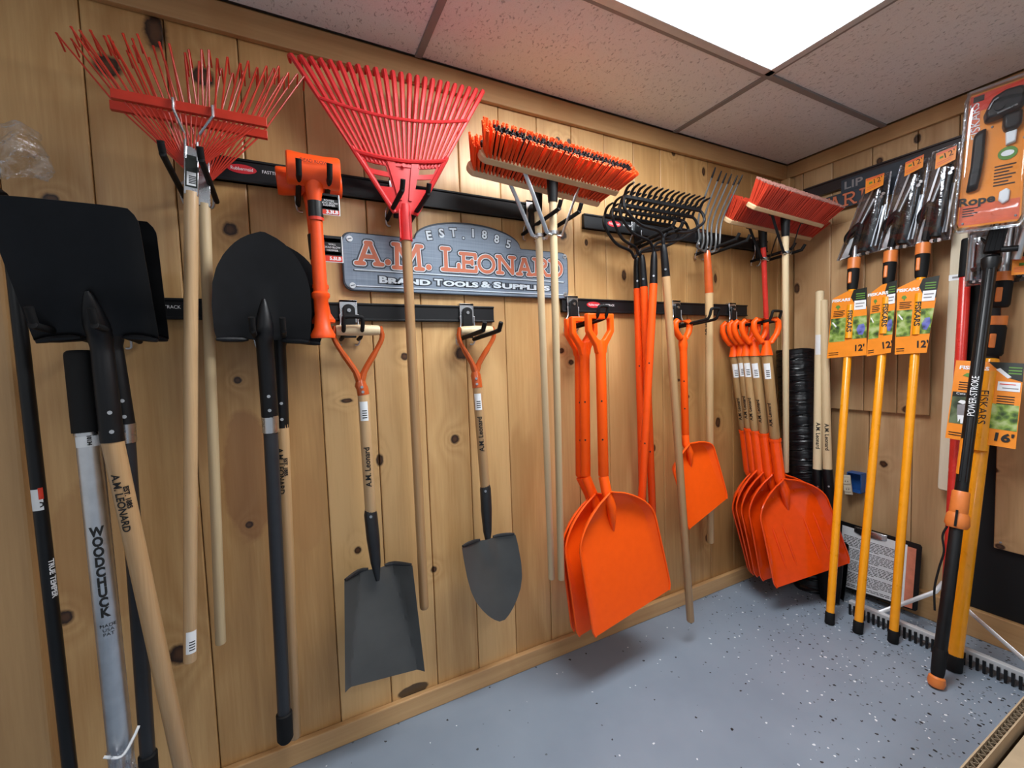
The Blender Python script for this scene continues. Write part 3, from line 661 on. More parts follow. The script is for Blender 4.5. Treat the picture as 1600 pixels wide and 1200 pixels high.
# ---- red plastic leaf rake
def poly_rake():
    d0, d1 = .10, .13
    s0 = A(633, 338, d0); root = thing('leaf_rake', 'broad red plastic leaf rake with a wooden handle beside the sign', 'rake', s0)
    L, R = A(452, 74, d1), A(760, 134, d1)
    H = (L + R) / 2 - s0; L2 = L - s0; R2 = R - s0
    def pt(u, v, dy=0.0):                         # u across -1..1, v from socket 0 to tips 1
        base = lerp(L2, R2, (u + 1) / 2); w = .10 + .90 * v
        x = H.x * v + (base.x - H.x) * (w if v > .12 else w); z = base.z * v
        return s0 + V((x, -.006 * math.cos(u * 1.5) * 2 + dy - .01 * v, z))
    arcv = lambda u, v: v - .05 * (1 - u * u) * 0
    n = 24
    for i in range(n):
        u = -1 + 2 * i / (n - 1); v0 = .40 - .045 * (1 - u * u)
        pts = [pt(u, v0 - .02), pt(u, .6), pt(u, .8), pt(u, .93), pt(u, .985, .004), pt(u, 1.0, .018), pt(u, .99, .040)]
        MB().tube(pts, [.0043, .0058, .0074, .0082, .0080, .0070, .004], 6, squash=1.0, side=EX).build('tine', REDP, root)
    for v0, cur, th in ((.735, .075, .0045), (.42, .045, .006)):
        MB().tube([pt(-1 + 2 * k / 24, v0 - cur * (1 - (-1 + 2 * k / 24) ** 2), -.007) for k in range(25)], th, 6).build('cross_band', REDP, root)
    # pierced lower panel: throat, webs and side rails around the openings
    cut = lambda u, v: v - .045 * (1 - u * u) * smooth((v - .1) / .3)
    pan = MB()
    def fill(u0, u1, v0, v1, nu=6, nv=6, dy=-.001): pan.sheet(lambda u, v: pt(lerp(u0, u1, (u + 1) / 2), cut(lerp(u0, u1, (u + 1) / 2), v0 + (v1 - v0) * v), dy), nu, nv, NB, .005)
    fill(-1, 1, .015, .20, 16); fill(-.44, .44, .195, .425, 8)
    for q in (-1, 1):
        fill(q * .88, q * 1.0, .19, .44); fill(q * .42, q * .90, .285, .325); fill(q * .42, q * .90, .372, .425)
        pan.tube([pt(q, cut(q, .015 + .43 * k / 8), -.004) for k in range(9)], .0075, 8)
    pan.build('throat_panel', REDP, root)
    rib = MB()
    for sg_ in (-1, 1): rib.sheet(lambda u, v, q=sg_: pt(q * (.28 + .09 * u + .02 * v), .10 + v * .29, -.006), 3, 6, NB, .004)
    rib.sheet(lambda u, v: pt(u * .2, .335 + .02 * v, -.0045), 4, 2, NB, .003)
    rib.build('rib', REDP, root)
    c = pt(0, .34, -.008); MB().tube([c, c + NB * .003], .006, 12).build('boss', REDP, root)
    b_ = A(663, 951, .075); hd = (s0 - b_).normalized()
    sk = MB(); n_ = face_n(s0, hd)
    sk.tube([s0 + hd * .035, s0 - hd * .005, s0 - hd * .075], [.018, .0205, .0195], 14)
    for a in (-1, 1): sk.box(s0 - hd * .03 + EX * .017 * a + n_ * .008, EX * .002, n_ * .012, hd * .045)
    sk.tube([s0 - hd * .07, s0 - hd * .078], .0205, 14)
    sk.build('socket', REDP, root)
    bar('handle', s0 - hd * .06, b_, .0162, .0150, ASH, root, extra=[(.985, .0155)])
poly_rake()

# ---- dead blow hammers
def hammer(label, L, R, d, r, h0, h1, dh, dark, card):
    l, rr = A(*L, d), A(*R, d); c = (l + rr) / 2; root = thing('mallet', label, 'hammer', c, 'orange dead blow hammers on one hook')
    ax = (rr - l)
    MB().tube([l, l + ax * .02, l + ax * .08, l + ax * .3, l + ax * .7, l + ax * .92, l + ax * .98, rr], [r * .93, r * .99, r, r * .95, r * .95, r, r * .99, r * .93], 24).build('head', ORNGH, root)
    a, b_ = c + V((0, 0, -r * .6)), A(*h1, dh)
    MB().tube([a, lerp(a, b_, .10), lerp(a, b_, .16), lerp(a, b_, .30), lerp(a, b_, .5), lerp(a, b_, .70), lerp(a, b_, .712), lerp(a, b_, .735), lerp(a, b_, .75), lerp(a, b_, .85), lerp(a, b_, .93), lerp(a, b_, .98), b_],
              [r * .62, r * .46, .0172, .0165, .0185, .0195, .0245, .0245, .0195, .019, .0225, .0335, .032], 18).build('handle', ORNGH, root)
    n_ = face_n(c, ax.normalized()); ex = EX; o = c + V((0, -r - .001, .008))
    text('DEAD BLOW', .012, BLACK_T, root, o + V((.0, .0, 0)), EX, EZ, NB, 'head_lettering')
    TLc, BRc, sleeve, words, lb = card
    p, q = A(*TLc, dh + .022), A(*BRc, dh + .022); w, hh = q.x - p.x, p.z - q.z
    ct = V(((p.x + q.x) / 2, p.y, (p.z + q.z) / 2))
    MB().box(ct, EX * w / 2, EY * .0008, EZ * hh / 2).build('card', CARD_W, root, smooth=False)
    def patch(x0, x1, z0, z1, mt): MB().box(ct + EX * ((x0 + x1) / 2 - .5) * w + EZ * (.5 - (z0 + z1) / 2) * hh + NB * .0012, EX * (x1 - x0) / 2 * w, EY * .0005, EZ * (z1 - z0) / 2 * hh).build('card_print', mt, root, smooth=False)
    patch(0, .95, .0, .76, CARD_B); patch(0, .95, .76, .97, CARD_R); patch(.1, .9, .10, .25, CARD_G); patch(.12, .9, .60, .72, CARD_G)
    for k, s in enumerate(words): text(s, .0078, WHITE_T, root, ct + EZ * (.5 - .33 - .115 * k) * hh + NB * .002, EX, EZ, NB, 'card_lettering', 1.0)
    text(lb, .0135, WHITE_T, root, ct + EX * .12 * w + EZ * (.5 - .865) * hh + NB * .002, EX, EZ, NB, 'card_lettering', 1.05, offs=.0006)
    if sleeve:
        s0, s1 = sleeve; wrap_label(root, a, b_, .020, s0, s1, CARD_B, 1.25, 'sleeve')
        wrap_label(root, a, b_, .020, s1 - .02, s1, CARD_R, 1.25, 'sleeve', 0, .001)
    else:
        wrap_label(root, a, b_, .0195, .33, .52, CARD_B, 1.4, 'sleeve', 0); wrap_label(root, a, b_, .0195, .40, .50, CARD_W, .7, 'sleeve', -.5, .001)
hammer('orange dead blow hammer in front, 3.3LB card under its head', (447, 261), (530, 274), .165, .0435, (487, 290), (505, 528), .150, 0, ((496, 301), (532, 338), (.13, .25), ('POWER', 'DEAD BLOW', 'HAMMER'), '3.3LB'))
hammer('orange dead blow hammer behind, 5.5LB card low beside the sign', (432, 282), (532, 290), .075, .039, (480, 305), (506, 505), .085, 1, ((501, 367), (537, 411), None, ('WALL', 'DEAD BLOW', 'HAMMER'), '5.5LB'))

# ---- push brooms
def broom(label, L, R, d, hb, dh, hmat, bris, core, ltop, thick, wide, hr, brace, tip=None, group=None, steep=.95, flare=.02, hs=.5):
    l, r = A(*L, d), A(*R, d); ax = (r - l).normalized(); Ln = (r - l).length
    root = thing('push_broom', label, 'broom', lerp(l, r, hs), group)
    bx = V((0, -math.sin(steep), math.cos(steep))); bx = (bx - ax * bx.dot(ax)).normalized(); wd = ax.cross(bx).normalized()
    if wd.y > 0: wd = -wd                              # towards the aisle and down
    poly = arc(Ln - .030, 0, .030, wide / 2, -60, 60, 6) + arc(.030, 0, .030, wide / 2, 120, 240, 6)
    MB().prism([(x, y) for x, y in poly], l, ax, wd, bx, 0, thick).build('block', BROOMW, root, bevel=.004)
    nx, ny = int(Ln / .0140), 8
    mbs = [MB(), MB(), MB()]
    for i in range(nx):
        for j in range(ny):
            u, v = (i + .5) / nx, (j + .5) / ny - .5
            o = l + ax * (.012 + (Ln - .024) * u) + wd * (v * wide * .86) + bx * (thick - .002)
            fl = ax * ((u - .5) * 2) ** 3 * flare * 1.6 + wd * v * 2 * flare * .8 + ax * random.uniform(-.005, .005)
            k_in = core and 2 <= j <= 5 and .05 < u < .965
            mb = mbs[1] if k_in else mbs[0]
            for q in range(6):
                jt = ax * random.uniform(-.0034, .0034) + wd * random.uniform(-.003, .003)
                hgt = ltop * random.uniform(.975, 1.012) * (.97 if k_in else 1)
                e = o + bx * hgt + fl + jt; s_ = o + jt * .45
                mb.tube([s_, lerp(s_, e, .6), e], [.0019, .0025, .0021], 4)
                if tip: mbs[2].tube([lerp(s_, e, .95), e + bx * .001], [.0027, .0024], 4)
    o = mbs[0].build('bristles', bris, root, smooth=False, kind='stuff')
    if core: mbs[1].build('core_bristles', BRIST_K, root, smooth=False, kind='stuff', label='black inner bristles')
    if tip: mbs[2].build('bristle_tips', tip, root, smooth=False, kind='stuff', label='pale worn bristle tips')
    h0 = lerp(l, r, hs) - bx * .002; hd_ = A(*hb, dh); d_ = (h0 - hd_).normalized()
    MB().tube([h0 + d_ * .004, h0 - d_ * .05, h0 - d_ * .085], [.021, .0185, .0165], 14).build('socket', BLACKP, root)
    bar('handle', h0 - d_ * .08, hd_, hr, hr * .95, hmat, root)
    if brace:
        c = h0 - d_ * brace
        for sg_ in (-1, 1):
            e = lerp(l, r, hs) + ax * sg_ * .115 - bx * .001 + wd * .01
            pts = [c + ax * sg_ * .014 - d_ * 0 + wd * .012, c + ax * sg_ * .032 + wd * .012 + d_ * .006, lerp(c, e, .75) + ax * sg_ * .02 * .3, e, e + ax * sg_ * .02]
            MB().tube(pts, .007, 8, squash=.3, side=wd).build('brace', ALU if core else BLACKST, root)
        cb = MB(); cb.tube([c - d_ * .006, c + d_ * .006], hr + .004, 14); cb.tube([c + ax * -.026 + wd * .012, c + ax * .026 + wd * .012], .004, 8)
        cb.build('brace_clamp', SILVER, root)
    return root
G1 = 'orange and black push brooms on one hook'
broom('orange and black push broom in front, steel braces, nearer the aisle', (746, 246), (962, 301), .215, (877, 906), .18, PALE, BRIST_O, True, .085, .022, .07, .0135, .19, None, G1)
broom('orange and black push broom hanging behind, against the wall', (728, 266), (934, 318), .12, (862, 905), .115, PALE, BRIST_O, True, .085, .022, .07, .0135, .17, None, G1)
G2 = 'red bristled push brooms in the corner'
broom('red bristled push broom with pale tips and pale wooden handle', (1168, 324), (1280, 354), .26, (1228, 738), .22, PALE, BRIST_R, False, .10, .020, .06, .0145, .16, BRIST_T, G2, .70)
broom('red bristled push broom behind it on a red metal handle', (1131, 346), (1262, 374), .14, (1203, 640), .12, REDPOLE, BRIST_R, False, .095, .020, .06, .0125, .14, None, G2, .70, hs=.43)

# ---- black bow rakes
def bow_rake(label, bL, bR, d, tang, sock0, sock1, bot, d_b, hmat, hr, barcodes=False):
    l, r = A(*bL, d), A(*bR, d); z_ = (l.z + r.z) / 2; l.z = z_; r.z = z_ 
    root = thing('bow_rake', label, 'rake', lerp(l, r, .5), 'black headed bow rakes on one hook')
    ax = (r - l).normalized()
    MB().box((l + r) / 2, (r - l) / 2 * 1.01, V((0, .0055, 0)), V((0, 0, .0072))).build('head_bar', BLACKST, root, bevel=.002)
    n = 15
    for i in range(n):
        p = lerp(l, r, i / (n - 1)); MB().tube(curve3([p + V((0, .002, -.004)), p + V((0, -.006, .016)), p + V((0, -.022, .030)), p + V((0, -.052, .034))], 3), [.0056] * 6 + [.0052, .0048, .0042, .0034], 8).build('tine', BLACKST, root)
    s0, s1 = A(*sock0, d - .005), A(*sock1, d - .008); tg = A(*tang, d - .002); b_ = A(*bot, d_b)
    for e, sg_ in ((l, -1), (r, 1)):
        MB().tube(curve3([e, e + V((sg_ * .012, -.008, -.02)), e + V((sg_ * .008, -.012, -.055)), lerp(e, tg, .45) + V((sg_ * .02, -.008, -.045)), lerp(e, tg, .85) + V((sg_ * .004, -.004, -.008)), tg + V((sg_ * .003, 0, -.01)), lerp(tg, s0, .5) + V((sg_ * .003, 0, 0)), s0], 5), .0062, 8).build('bow_arm', BLACKST, root)
    MB().tube([lerp(s0, s1, -.12), s0, lerp(s0, s1, .2), s1], [.009, .0125, .0145, .0165], 14).build('socket', BLACKST, root)
    rivets(root, s0, s1, .0155, (.72,))
    bar('handle', lerp(s0, s1, .97), b_, hr, hr * .97, hmat, root)
    if hmat is ORNGF:
        for t_ in (.32, .64): rivets_dark(root, lerp(s0, s1, .97), b_, hr, t_)
def rivets_dark(root, p0, p1, r, t_):
    d = (p1 - p0).normalized(); p = lerp(p0, p1, t_); n = face_n(p, d)
    MB().tube([p + n * (r - .002), p + n * (r + .0008)], .0035, 8).build('pin_hole', BLACK_T, root)
bow_rake('black bow rake deepest on its hook, leftmost orange handle', (945, 338), (1052, 352), .085, (991, 398), (995, 408), (996, 452), (1005, 815), .05, ORNGF, .0165)
bow_rake('black bow rake second from the wall, middle orange handle', (958, 329), (1068, 344), .125, (998, 393), (1003, 404), (1006, 449), (1021, 838), .07, ORNGF, .0165)
bow_rake('black bow rake third from the wall, orange handle crossing in front', (970, 322), (1082, 337), .165, (1020, 382), (1022, 399), (1021, 445), (1000, 832), .17, ORNGF, .0165)
bow_rake('black bow rake nearest the aisle on a long wooden handle', (976, 309), (1093, 327), .215, (1036, 366), (1037, 388), (1041, 434), (1079, 971), .24, ASH, .0165)

# ---- six-tine fork
s0 = A(1105, 397, .12); s1 = A(1108, 458, .12); b_ = A(1110, 848, .07)
root = thing('manure_fork', 'six tine steel fork with orange ferrule and wooden handle', 'fork', s0)
tl = [(1130, 259), (1137, 263), (1144, 266), (1150, 269), (1157, 272), (1165, 275)]; tb = [(1089, 384), (1096, 388), (1102, 390), (1108, 390), (1115, 391), (1121, 389)]
for i in range(6):
    p0, p3 = A(*tb[i], .125), A(*tl[i], .125)
    p3 = p0 + V(((i - 2.5) * .008, 0, .30)); p3.y = -.24
    pts = curve3([A(1105, 394, .12), p0 + V((0, 0, -.006)), p0 + V((0, -.012, .03)), lerp(p0, p3, .45) + V((0, .030, 0)), p3], 5)
    MB().tube(pts, [.0048] * (len(pts) - 3) + [.004, .003, .0018], 8).build('tine', FORKG, root)
    k = len(pts); MB().tube([lerp(pts[-2], pts[-1], -.5), lerp(pts[-2], pts[-1], .4), pts[-1]], [.0046, .0038, .0026], 8).build('tine_tip', BLACKST, root, label='dark painted tip')
MB().tube([s0 + EZ * .015, s0, lerp(s0, s1, .3), lerp(s0, s1, .55), s1], [.011, .0155, .0165, .0185, .019], 14).build('ferrule', ORNGE, root)
bar('handle', lerp(s0, s1, .98), b_, .0185, .0175, OAK, root); handle_logo(root, s1, b_, .0185, .12, .018, ang=.9)
# ================================================================== shovels
def frame(s, t_, side=EX):
    ez = (t_ - s); L = ez.length; ez = ez / L; ex = (side - ez * side.dot(ez)).normalized(); n = ex.cross(ez); n = n if n.dot(NB) > 0 else -n
    return ex, ez, n, L
def interp(x, tab):
    for (a, fa), (b_, fb) in zip(tab, tab[1:]):
        if x <= b_: return fa + (fb - fa) * ((x - a) / (b_ - a) if b_ > a else 0)
    return tab[-1][1]
def steel_shovel(label, S0, T0, w, kind, sock1, r_s, r_e, hpts, hmat, hr, collar, endcap, group, logo=None, ez_side=EX):
    ex, ez, n, L = frame(S0, T0, ez_side)
    root = thing('round_point_shovel' if kind == 'round' else 'square_shovel', label, 'shovel', S0, group)
    if kind == 'round':
        tab = [(0, .96), (.06, 1.0), (.3, 1.03), (.5, 1.0), (.64, .92), (.76, .78), (.86, .60), (.93, .41), (.975, .22), (1, .05)]
        dep = lambda u, v: .024 * (1 - (u * interp(v, tab)) ** 2) * (1 - .4 * v) * -1 + .016 * math.exp(-(u / .18) ** 2) * (1 - smooth(v / .6)) + .012
    else:
        tab = [(0, 1.0), (.1, 1.01), (.9, 1.06), (.93, 1.05), (.97, 1.0), (1, .93)]
        dep = lambda u, v: .022 * u ** 4 * (1 - .6 * v) + .016 * math.exp(-(u / .18) ** 2) * (1 - smooth(v / .5)) - .010 * v
    fn = lambda u, v: S0 + ex * (u * w * interp(v, tab)) + ez * (L * v) + n * dep(u, v)
    MB().sheet(fn, 20, 24, n, .0022).build('blade', BLACKST, root)
    for sg_ in (-1, 1):
        u0, u1 = .34 * sg_, .97 * sg_; st = MB()
        st.tube([S0 + ex * (w * lerp(u0, u1, k / 5)) + n * (dep(lerp(u0, u1, k / 5), 0) + .006) - ez * .001 for k in range(6)], [.003, .007, .0075, .0075, .007, .004], 8)
        st.build('foot_step', BLACKST, root)
    c1 = sock1; d_ = (S0 - c1).normalized(); 
    sk = MB(); a0 = S0 + n * .004
    sk.tube(curve3([a0 + ez * .11 + n * .006, a0 + ez * .045 + n * .010, a0 - ez * .005 + n * .012, lerp(a0, c1, .4) + n * .006, c1], 5), [.004, .008, .012, .016, .019, .021, .0225, .0225, .0222, .022, .0218] + [r_s + (r_e - r_s) * k / 9 for k in range(10)], 16)
    sk.build('socket', BLACKST, root)
    rivets(root, a0, c1, r_e, (.72, .9))
    p0 = lerp(c1, hpts[0], .0) + (c1 - hpts[-1]).normalized() * .01; p1 = hpts[-1]
    bar('handle', p0, p1, hr, hr * .93, hmat, root)
    hd = (p1 - p0).normalized()
    if collar: MB().tube([c1 - hd * .004, c1 + hd * .042], [hr + .0028, hr + .0022], 16).build('collar', SILVER, root)
    if endcap: MB().tube([p1 - hd * endcap, p1 - hd * endcap + hd * .004, p1 - hd * .01, p1], [hr * .96, hr + .003, hr + .003, hr * .85], 16).build('end_grip', RUBBER, root)
    if logo:
        bar_text(root, 'A.M. LEONARD', p0, p1, hr, logo, .020, BLACK_T, True, sx=1.0, ang=-.45, off=.0012)
        bar_text(root, 'EST. 1885', p0, p1, hr, logo - .012, .013, BLACK_T, True, sx=1.0, ang=.25, off=.0012)
    return root
GS, GR = 'black square shovels on one hook', 'black round point shovels on one hook'
# square, front
Sf = A(160, 524, .225); Tf = AX(96, 316, Sf.x)
steel_shovel('black square shovel in front, blade up, with a wooden handle', Sf, Tf, .104, 'square', A(176, 690, .235), .020, .0215, [A(296, 1245, .20)], ASH, .0200, False, 0, GS, .16)
Sb = A(178, 526, .16); Tb = AX(136, 338, Sb.x)
steel_shovel('black square shovel behind, grey fibreglass handle with silver collar', Sb, Tb, .108, 'square', A(196, 664, .165), .018, .019, [A(234, 1225, .10)], GREYFG, .0175, True, .09, GS)
Sf = A(414, 531, .145); Tf = A(410, 362, .18)
steel_shovel('black round point shovel in front, grey fibreglass handle with collar', Sf, Tf, .113, 'round', A(422, 652, .145), .0212, .0212, [A(446, 1158, .12)], GREYFG, .0185, True, .09, GR)
Sb = A(436, 530, .075); Tb = A(446, 384, .10)
steel_shovel('black round point shovel behind, with a stamped wooden handle', Sb, Tb, .113, 'round', A(441, 668, .08), .018, .0185, [A(461, 1152, .065)], ASH, .0185, False, 0, GR, .14)

# ---- short D-grip spades
def dgrip_spade(label, name, g0, g1, dg, yoke, stem, dh, sock0, sock1, db, kind, blade, bc, GM):
    a, b_ = A(*g0, dg), A(*g1, dg); ax = (b_ - a).normalized(); mid = (a + b_) / 2
    root = thing(name, label, 'spade', mid)
    y, s = A(*yoke, dg - .002), A(*stem, dh)
    MB().tube([a - ax * .004, a, lerp(a, b_, .5), b_, b_ + ax * .004], [.0135, .0155, .0175, .0155, .0135], 16).build('grip', PALE, root)
    yk = MB()
    for e, sg_ in ((a, -1), (b_, 1)):
        yk.tube(curve3([e + ax * sg_ * .006 + V((0, 0, .012)), e + ax * sg_ * .011 + V((0, 0, -.022)), lerp(e, y, .42) + ax * sg_ * .017, lerp(e, y, .85) + ax * sg_ * .004, y + V((0, 0, -.02))], 4), [.0085] * 3 + [.0095] * 6 + [.0115] * 4 + [.014] * 4, 10, squash=.85, side=EX)
    yk.tube([y + V((0, 0, .004)), y + V((0, 0, -.02)), lerp(y, s, .6), s], [.012, .0185, .0185, .0185], 14)
    yk.build('yoke', ORNGE, root); rivets(root, y, s, .0185, (.5, .8))
    p0, p1 = A(*sock0, db[0]), A(*sock1, db[1])
    hp = lerp(p0, p1, .22)
    bar('handle', lerp(y, s, .9), hp, .0178, .0172, ASH, root)
    barcode(root, s, hp, .0178, .05, .20, .1, .7); handle_logo(root, s, hp, .0178, .56 if kind == 'square' else .42, .024)
    MB().tube([p0, lerp(p0, p1, .1), lerp(p0, p1, .5), lerp(p0, p1, .9), p1 + (p1 - p0).normalized() * .04], [.015, .0205, .0205, .016, .006], 14).build('socket', DARKST, root)
    rivets(root, p0, p1, .0205, (.12,))
    TL, TR, BL, BR = [A(*q, db[1] + z_) for q, z_ in zip(blade, (.0, .0, bc, bc))]
    n = -(TR - TL).cross(BL - TL).normalized(); n = n if n.dot(NB) > 0 else -n
    if kind == 'square':
        dep = lambda u, v: .058 * max(0, (abs(u) - (.48 + .38 * v)) / (.52 - .38 * v)) * (1 - .62 * v) + .012 * math.exp(-(u / .3) ** 2) * (1 - smooth(v / .3)) - .020 * (1 - v)
        fn = lambda u, v: lerp(lerp(TL, TR, (u + 1) / 2), lerp(BL, BR, (u + 1) / 2), v) + n * dep(u, v)
    else:
        tab = [(0, .98), (.12, 1.0), (.35, 1.0), (.52, .95), (.66, .84), (.78, .67), (.87, .50), (.94, .33), (.98, .20), (1, .10)]
        dep = lambda u, v: .034 * (u * interp(v, tab)) ** 2 * (1 - .3 * v) - .014 * math.exp(-(u / .22) ** 2) * (1 - smooth(v / .4)) * -1
        M0, M1 = (TL + TR) / 2, (BL + BR) / 2
        fn = lambda u, v: lerp(M0, M1, v) + (TR - TL) / 2 * u * interp(v, tab) + n * dep(u, v)
    MB().sheet(fn, 24, 24, n, .002).build('blade', GM, root)
    for sg_ in (-1, 1):
        st = MB(); st.tube([fn(sg_ * (.25 + .72 * k / 5), 0) + n * .003 + V((0, .003, .003)) for k in range(6)], [.004, .006, .007, .007, .006, .004], 8)
        st.build('foot_step', DARKST, root)
    return root
dgrip_spade('grey square bladed spade with orange yoke and wooden D grip', 'square_spade', (527, 516), (591, 516), .085, (563, 592), (568, 617), .085, (578, 793), (588, 888), (.09, .10), 'square', ((536, 902), (640, 878), (538, 1076), (661, 1044)), .03, GREYST)
dgrip_spade('grey round pointed spade with orange yoke, open hook in its grip', 'round_spade', (721, 517), (767, 516), .075, (743, 578), (746, 606), .08, (758, 755), (762, 838), (.085, .09), 'round', ((716, 852), (800, 832), (743, 975), (824, 965)), .03, GREYST)

# ---- polymer scoops
def scoop(label, name, S0, T0, yaw, W, w0, grip, gw, gh, shaft, mats, rib, wall, group, cat='scoop', dished=.02, topround=.36, gshape='D', rad=.019):
    side = rot(yaw); ex, ez, n, L = frame(S0, T0, side)      # S0 top of blade, T0 middle of its cutting edge
    root = thing(name, label, cat, grip, group); bm_, sm_, gm_ = mats
    tab = [(i / 20 * topround, w0 * math.sin(i / 20 * math.pi / 2) ** .72) for i in range(21)] + [(.93, .99), (.975, .985), (1, .95)]
    ww = lambda v: W * max(.03, interp(v, tab))
    def dep(u, v):
        top = wall * (1 - smooth(v / .22)); sidew = wall * smooth((abs(u) - .84) / .16) * (1 - v ** 1.5) + .002
        return max(top, sidew) - dished * (1 - v) * (1 - u * u) * .6
    fn = lambda u, v: S0 + ex * (u * ww(v)) + ez * (L * v) + n * dep(u, v)
    MB().sheet(fn, 28, 30, n, .0035).build('blade', bm_, root)
    rim = [fn(-1, 1 - k / 22) for k in range(22)] + [fn(-1 + 2 * k / 6, 0) for k in range(7)] + [fn(1, k / 22) for k in range(1, 23)]
    MB().tube(rim, .0042, 6).build('rim', bm_, root)
    # socket boss running down into the pan
    g0, s1 = shaft
    MB().tube([lerp(s1, S0, -.1) if False else s1, S0 + n * .006, fn(0, .12) + n * .012, fn(0, .26) + n * .004, fn(0, .36) - n * .008], [rad, rad * 1.02, rad * .95, rad * .6, rad * .1], 14).build('socket', bm_, root)
    if rib:
        rb = MB()
        for q in (-.62, -.32, .32, .62): rb.tube([fn(q, .42) - n * .002, fn(q * .98, .5) + n * .0015, fn(q * .95, .78) + n * .0015, fn(q * .94, .88) - n * .002], [.002, .0055, .005, .002], 8)
        rb.build('rib', bm_, root)
        for q in (-.45, .45): p = fn(q, .16); MB().tube([p, p + n * .004], .005, 10).build('rivet', bm_, root)
    # D grip
    gy = side; gz = (grip - g0).normalized(); o = grip
    if gshape == 'D':
        loop = [(-gw, -gh * .10), (-gw, -gh * .55), (-gw * .90, -gh * .68), (-gw * .42, -gh * .96), (0, -gh * 1.06), (gw * .42, -gh * .96), (gw * .90, -gh * .68), (gw, -gh * .55), (gw, -gh * .10), (gw * .98, -gh * .03), (gw * .92, 0), (-gw * .92, 0), (-gw * .98, -gh * .03)]
    else:
        loop = [(-gw, -.1 * gh), (-gw * 1.02, -gh * .34), (-gw * .86, -gh * .58), (-gw * .40, -gh * .88), (0, -gh * 1.04), (gw * .40, -gh * .88), (gw * .86, -gh * .58), (gw * 1.02, -gh * .34), (gw, -.1 * gh), (gw * .8, 0.0), (-gw * .8, 0.0)]
    if gshape == 'D':
        tb = .021; gi = gw - tb; nn_ = gy.cross(gz).normalized()
        og = [(-gw, 0), (gw, 0), (gw, -gh * .56), (gw * .42, -gh * 1.02), (rad * 1.05, -gh * 1.25), (-rad * 1.05, -gh * 1.25), (-gw * .42, -gh * 1.02), (-gw, -gh * .56)]
        ig = [(-gi, -tb), (gi, -tb), (gi, -gh * .52), (gw * .26, -gh * .78), (gw * .08, -gh * .83), (-gw * .08, -gh * .83), (-gw * .26, -gh * .78), (-gi, -gh * .52)]
        gm2 = MB(); k = len(og)
        for t_ in (-.0125, .0125):
            for L_ in (og, ig):
                for x, z_ in L_: gm2.v.append(o + gy * x + gz * z_ + nn_ * t_)
        for i in range(k):
            j = (i + 1) % k
            gm2.f += [[i, j, k + j, k + i], [2 * k + i, 3 * k + i, 3 * k + j, 2 * k + j], [i, 2 * k + i, 2 * k + j, j], [k + i, k + j, 3 * k + j, 3 * k + i]]
        go = gm2.build('grip', gm_, root, bevel=.006); go.modifiers['bevel'].segments = 3; go.modifiers['bevel'].angle_limit = math.radians(20)
    gp = MB()
    if gshape != 'D': gp.tube([o + gy * x + gz * z_ for x, z_ in loop], .0122 if gshape == 'D' else .0150, 12, squash=.85, side=gy, closed=True)
    b0 = o - gz * gh * 1.0
    gp.tube([b0 + gz * .02, b0 - gz * .02, b0 - gz * .05], [.016, .021, rad + (.003 if sm_ is not bm_ else 0)], 14)
    gp.build('grip' if gshape != 'D' else 'grip_neck', gm_, root)
    p0 = b0 - gz * .045
    if sm_ is bm_:
        bar('shaft', p0, s1, rad, rad * 1.02, sm_, root)
        for t_ in (.36, .68): rivets_dark(root, p0, s1, rad, t_)
    else:
        bar('shaft', p0, s1, rad * .93, rad * .93, sm_, root)
        d_ = (s1 - p0).normalized()
        MB().tube([s1 - d_ * .002, s1 + d_ * .012], [rad + .003, rad + .003], 14).build('socket_collar', bm_, root)
        barcode(root, p0, s1, rad * .93, .10, .28, .2, .6); handle_logo(root, p0, s1, rad * .93, .70, .022, down=False, ang=.5)
    return root
P3 = (ORNG, ORNG, ORNG); GL3 = 'large all orange scoops on one hook'
def big(label, gx, gy_, d, sx, sy, tx, ty, d2, gb):
    g = A(gx, gy_, d); s1 = A(*gb, d + .01); S0 = A(sx, sy, d + .02); T0 = A(tx, ty, d2)
    scoop(label, 'polymer_scoop', S0, T0, 0.0, .205, .93, g, .063, .122, (A(gx + 3, gy_ + 80, d), s1), P3, False, .030, GL3, rad=.0195)
big('large orange scoop nearest the aisle, overlapping its two twins', 936, 490, .195, 946, 768, 991, 956, .27, (943, 745))
big('large orange scoop in the middle, half hidden by the front one', 911, 495, .115, 924, 770, 965, 958, .19, (915, 745))
big('large orange scoop hung deepest against the wall, edge showing at left', 903, 498, .07, 919, 772, 956, 953, .15, (907, 745))
g = A(1066, 502, .115); scoop('small all orange scoop hanging alone behind a wooden handle', 'polymer_scoop', A(1070, 694, .115), A(1107, 802, .165), .05, .160, .95, g, .048, .085, (A(1068, 560, .115), A(1071, 680, .115)), P3, False, .026, None, rad=.0165, topround=.24, gshape='Y')
P5 = (ORNG2, OAK, ORNG); G5 = 'wooden shafted orange scoops in a row'
names5 = ['wooden shafted orange scoop deepest in the row, nearest the wall', 'wooden shafted orange scoop second from the wall in the row', 'wooden shafted orange scoop in the middle of the row', 'wooden shafted orange scoop fourth from the wall, just behind the front one', 'wooden shafted orange scoop at the front of the row, pan fully in view']
gx5 = [(1147, 505, .055), (1158, 503, .095), (1166, 502, .125), (1178, 501, .165), (1197, 499, .22)]
s5 = [(1163, 672), (1171, 669), (1180, 673), (1194, 677), (1211, 686)]
t5 = [(1224, 872, .18), (1229, 876, .21), (1236, 880, .24), (1247, 888, .285), (1270, 899, .37)]
w5 = [.20] * 5
